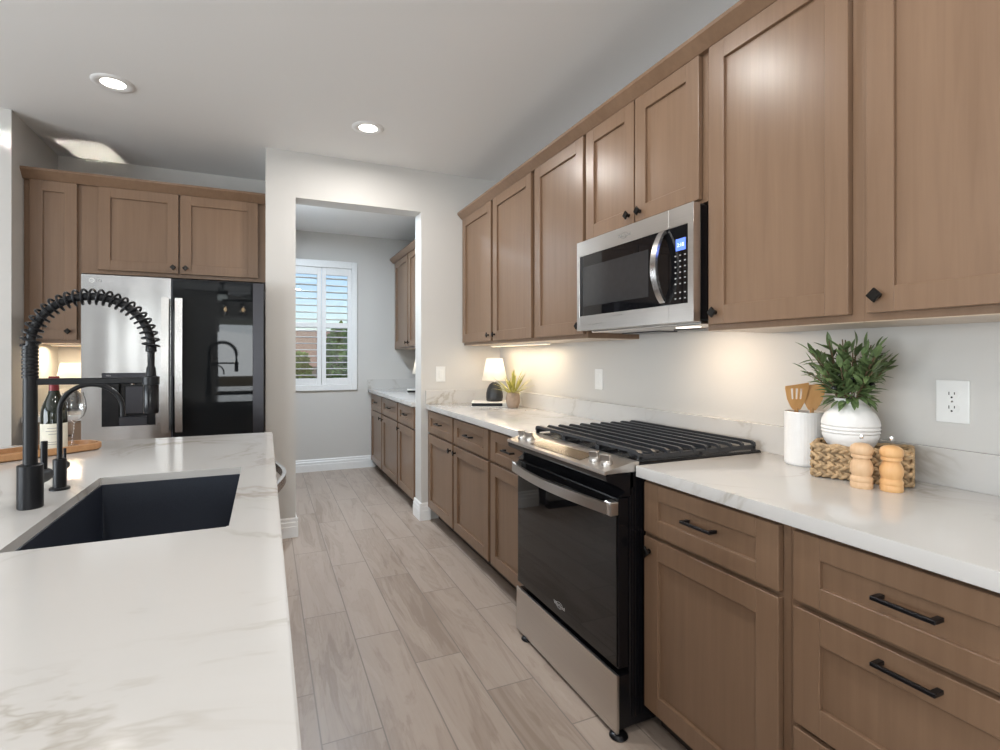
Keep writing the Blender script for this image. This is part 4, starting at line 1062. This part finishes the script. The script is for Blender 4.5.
def leaf(fb, p, d, L, Wd):
    d = Vector(d).normalized(); ref = Vector((rnd.uniform(-.3, .3), rnd.uniform(-.3, .3), 1)); side = d.cross(ref)
    if side.length < 0.1: side = Vector((1, 0, 0))
    side.normalize(); up = side.cross(d).normalized(); p = Vector(p); vs = []
    n = 5; bend = rnd.uniform(-0.15, 0.35)
    for k in range(n+1):
        u = k/n; w = Wd*math.sin(PI*(0.04+0.94*u))**0.85; c_ = p+d*L*u-up*bend*L*u*u
        vs += [c_-side*w+up*w*0.35, c_, c_+side*w+up*w*0.35]
    F = []
    for k in range(n):
        a = 3*k; F += [(a, a+1, a+4, a+3), (a+1, a+2, a+5, a+4)]
    fb.faces(vs, F)
for k in range(40):
    a = 2*PI*k/40*2.618*2+rnd.uniform(-.3, .3); e = rnd.uniform(0.68, 1.5)
    Ls = rnd.uniform(0.090, 0.178)*(0.62+0.50*math.sin(e))
    d = Vector((math.cos(a)*math.cos(e), math.sin(a)*math.cos(e), math.sin(e)))
    p0 = Vector((0.018*math.cos(a), 0.018*math.sin(a), ztop-0.05)); p1 = Vector((0.028*math.cos(a), 0.028*math.sin(a), ztop)); pts = [p0, p1]; dd = (d+Vector((0, 0, 0.5))).normalized(); p = p1.copy()
    for j in range(6):
        p = p+dd*Ls/6; dd = (dd*0.8+d*0.25+Vector((0, 0, -0.06))).normalized(); pts.append(p.copy())
        for s_ in ((-1, 1) if j < 5 else (0,)):
            sd = dd.cross(Vector((0, 0, 1))+Vector((rnd.uniform(-.6, .6), rnd.uniform(-.6, .6), 0))).normalized()
            ld = dd*0.75+sd*s_*0.85+Vector((0, 0, rnd.uniform(-0.25, 0.35)))
            if p.z > 0.395: continue
            leaf(lf, p, ld, rnd.uniform(0.038, 0.060), rnd.uniform(0.0062, 0.0092))
    stb.tube(pts, [0.0018]*len(pts), 6); tips.append(pts[4])
for k in range(44):   # drooping leaves over the rim
    a = rnd.uniform(0, 2*PI); leaf(lf, (0.034*math.cos(a), 0.034*math.sin(a), ztop+rnd.uniform(0.0, 0.02)), (math.cos(a), math.sin(a), rnd.uniform(-0.7, 0.4)), rnd.uniform(0.040, 0.058), rnd.uniform(0.007, 0.0098))
lf.build('leaves', M['leaf'], va, 0); stb.build('stems', M['stem'], va)
for k in (1, 5, 9, 14, 19, 23):
    q = tips[k]; MB().ball((q.x, q.y, q.z-0.006), 0.0085, (1, 1, 1.25), 12, 8).build('olive', M['olive'], va)

# pepper mills
def mill(loc, label, mat, sc=1.0, tiltc=0):
    t = thing('pepper_mill', label, 'pepper mill', loc, 0, 'wooden pepper mills')
    prof = [(0, 0), (0.0285, 0), (0.0300, 0.003), (0.0300, 0.016), (0.0285, 0.019), (0.0300, 0.022), (0.0305, 0.029), (0.0280, 0.034), (0.0255, 0.038), (0.0290, 0.048), (0.0310, 0.060), (0.0295, 0.072), (0.0245, 0.083), (0.0215, 0.089), (0.0225, 0.092), (0.0270, 0.094), (0.0275, 0.100), (0.0255, 0.103), (0.0, 0.103)]
    MB().lathe([(r*sc, z_*sc) for r, z_ in prof], seg=40).build('mill_body', mat, t)
    MB().lathe([(r*sc, z_*sc) for r, z_ in [(0, 0.102), (0.024, 0.102), (0.0275, 0.104), (0.0305, 0.111), (0.0310, 0.119), (0.0275, 0.129), (0.019, 0.1355), (0.008, 0.138), (0, 0.138)]], seg=40).build('mill_head', mat, t)
    MB().lathe([(0, 0.137), (0.0045, 0.137), (0.0045, 0.141), (0.0062, 0.143), (0.0055, 0.149), (0, 0.150)], seg=18).build('finial', M['chrome'], t)
    return t
m1 = at(861.5, 1.468); m2 = at(891.5, 1.430)
mill((m1[0], m1[1], CT1), 'pale wooden pepper mill, left of the two before the basket', M['mill'], 0.91)
mill((m2[0], m2[1], CT1), 'honey-coloured wooden pepper mill, right of the two before the basket', M['mill2'], 0.905)

# ------------------------------------------------------------------ wall plates
def plate(name, label, cat, loc, rz, W_, H_):
    t = thing(name, label, cat, loc, rz)
    MB().box(-W_/2, W_/2, -0.006, 0, -H_/2, H_/2, 0.003, 2).build('cover_plate', M['whitep'], t, 0); return t
ou = plate('outlet', 'white double electrical outlet on the wall right of the plant', 'outlet', (WX, 0.835, 1.155), RZ, 0.079, 0.121)
for s_ in (1, -1):
    r = MB(); r.lathe([(0, 0), (0.0165, 0), (0.017, 0.001), (0.017, 0.003), (0, 0.003)], seg=28, mat=Matrix.Translation((0, -0.0055, s_*0.0195)) @ Matrix.Rotation(PI/2, 4, 'X') @ Matrix.Diagonal((1, 0.85, 1, 1)))
    ro = r.build('receptacle', M['whitep'], ou)
    sb = MB(); z_ = s_*0.0195
    sb.box(-0.0075, -0.0055, -0.0092, -0.008, z_-0.001, z_+0.008).box(0.0055, 0.0075, -0.0092, -0.008, z_+0.0005, z_+0.0075).cyl((0, -0.0092, z_-0.0075), (0, -0.008, z_-0.0075), 0.0026, 12)
    sb.build('slots', M['slot'], ro)
MB().cyl((0, -0.0075, 0), (0, -0.005, 0), 0.0028, 12).build('screw', M['chrome'], ou)
for (lab, nm, cat, loc, rz, ww) in (('white rocker light switch on the wall beside the doorway', 'light_switch', 'light switch', (1.280, YN, 1.147), 0, 0.078),
                          ('white wall plate above the backsplash left of the range', 'light_switch', 'light switch', (WX, 2.552, 1.152), RZ, 0.075)):
    s_ = plate(nm, lab, cat, loc, rz, ww, 0.120)
    MB().box(-0.0165, 0.0165, -0.0095, -0.005, -0.033, 0.033, 0.002).build('rocker', M['whitep'], s_, 0)

# ------------------------------------------------------------------ the great room, mirrored in the refrigerator glass
fan = thing('ceiling_fan', 'dark ceiling fan with a lit glass shade, mirrored in the refrigerator', 'ceiling fan', (-0.77, -3.8, ZC))
MB().lathe([(0, 0), (0.06, 0), (0.05, -0.05), (0.015, -0.06), (0.012, -0.16), (0.09, -0.17), (0.10, -0.22), (0.07, -0.25), (0, -0.25)], seg=28).build('motor', M['blackm'], fan)
MB().lathe([(0, -0.25), (0.075, -0.25), (0.095, -0.29), (0.08, -0.35), (0, -0.37)], seg=28).build('light_bowl', M['fanlight'], fan)
for k in range(5):
    a = 2*PI*k/5+0.3
    mt = Matrix.Rotation(a, 4, 'Z') @ Matrix.Translation((0, 0, -0.20)) @ Matrix.Rotation(0.2, 4, 'X')
    MB().box(0.09, 0.66, -0.06, 0.06, -0.004, 0.004, 0.002, 1, mt).build('blade', M['dwood'], fan, 0)
ch = thing('chandelier', 'black linear chandelier with glass shades, mirrored in the refrigerator', 'chandelier', (-0.20, -1.5, ZC))
b = MB(); b.box(-0.15, 0.15, -0.03, 0.03, -0.02, 0.0).box(-0.012, 0.012, -0.012, 0.012, -0.58, -0.02).box(-0.42, 0.42, -0.02, 0.02, -0.60, -0.565)
b.build('frame', M['blackm'], ch, 0)
for x in (-0.375, -0.125, 0.125, 0.375):
    MB().cyl((x, 0, -0.60), (x, 0, -0.66), 0.02, 16).build('bulb_holder', M['blackm'], ch)
    MB().lathe([(0.05, -0.62), (0.06, -0.82), (0.058, -0.82), (0.048, -0.62)], (x, 0, 0), 24).build('glass_shade', M['glass'], ch)
    MB().ball((x, 0, -0.72), 0.022, (1, 1, 1.7)).build('bulb', M['bulb'], ch)
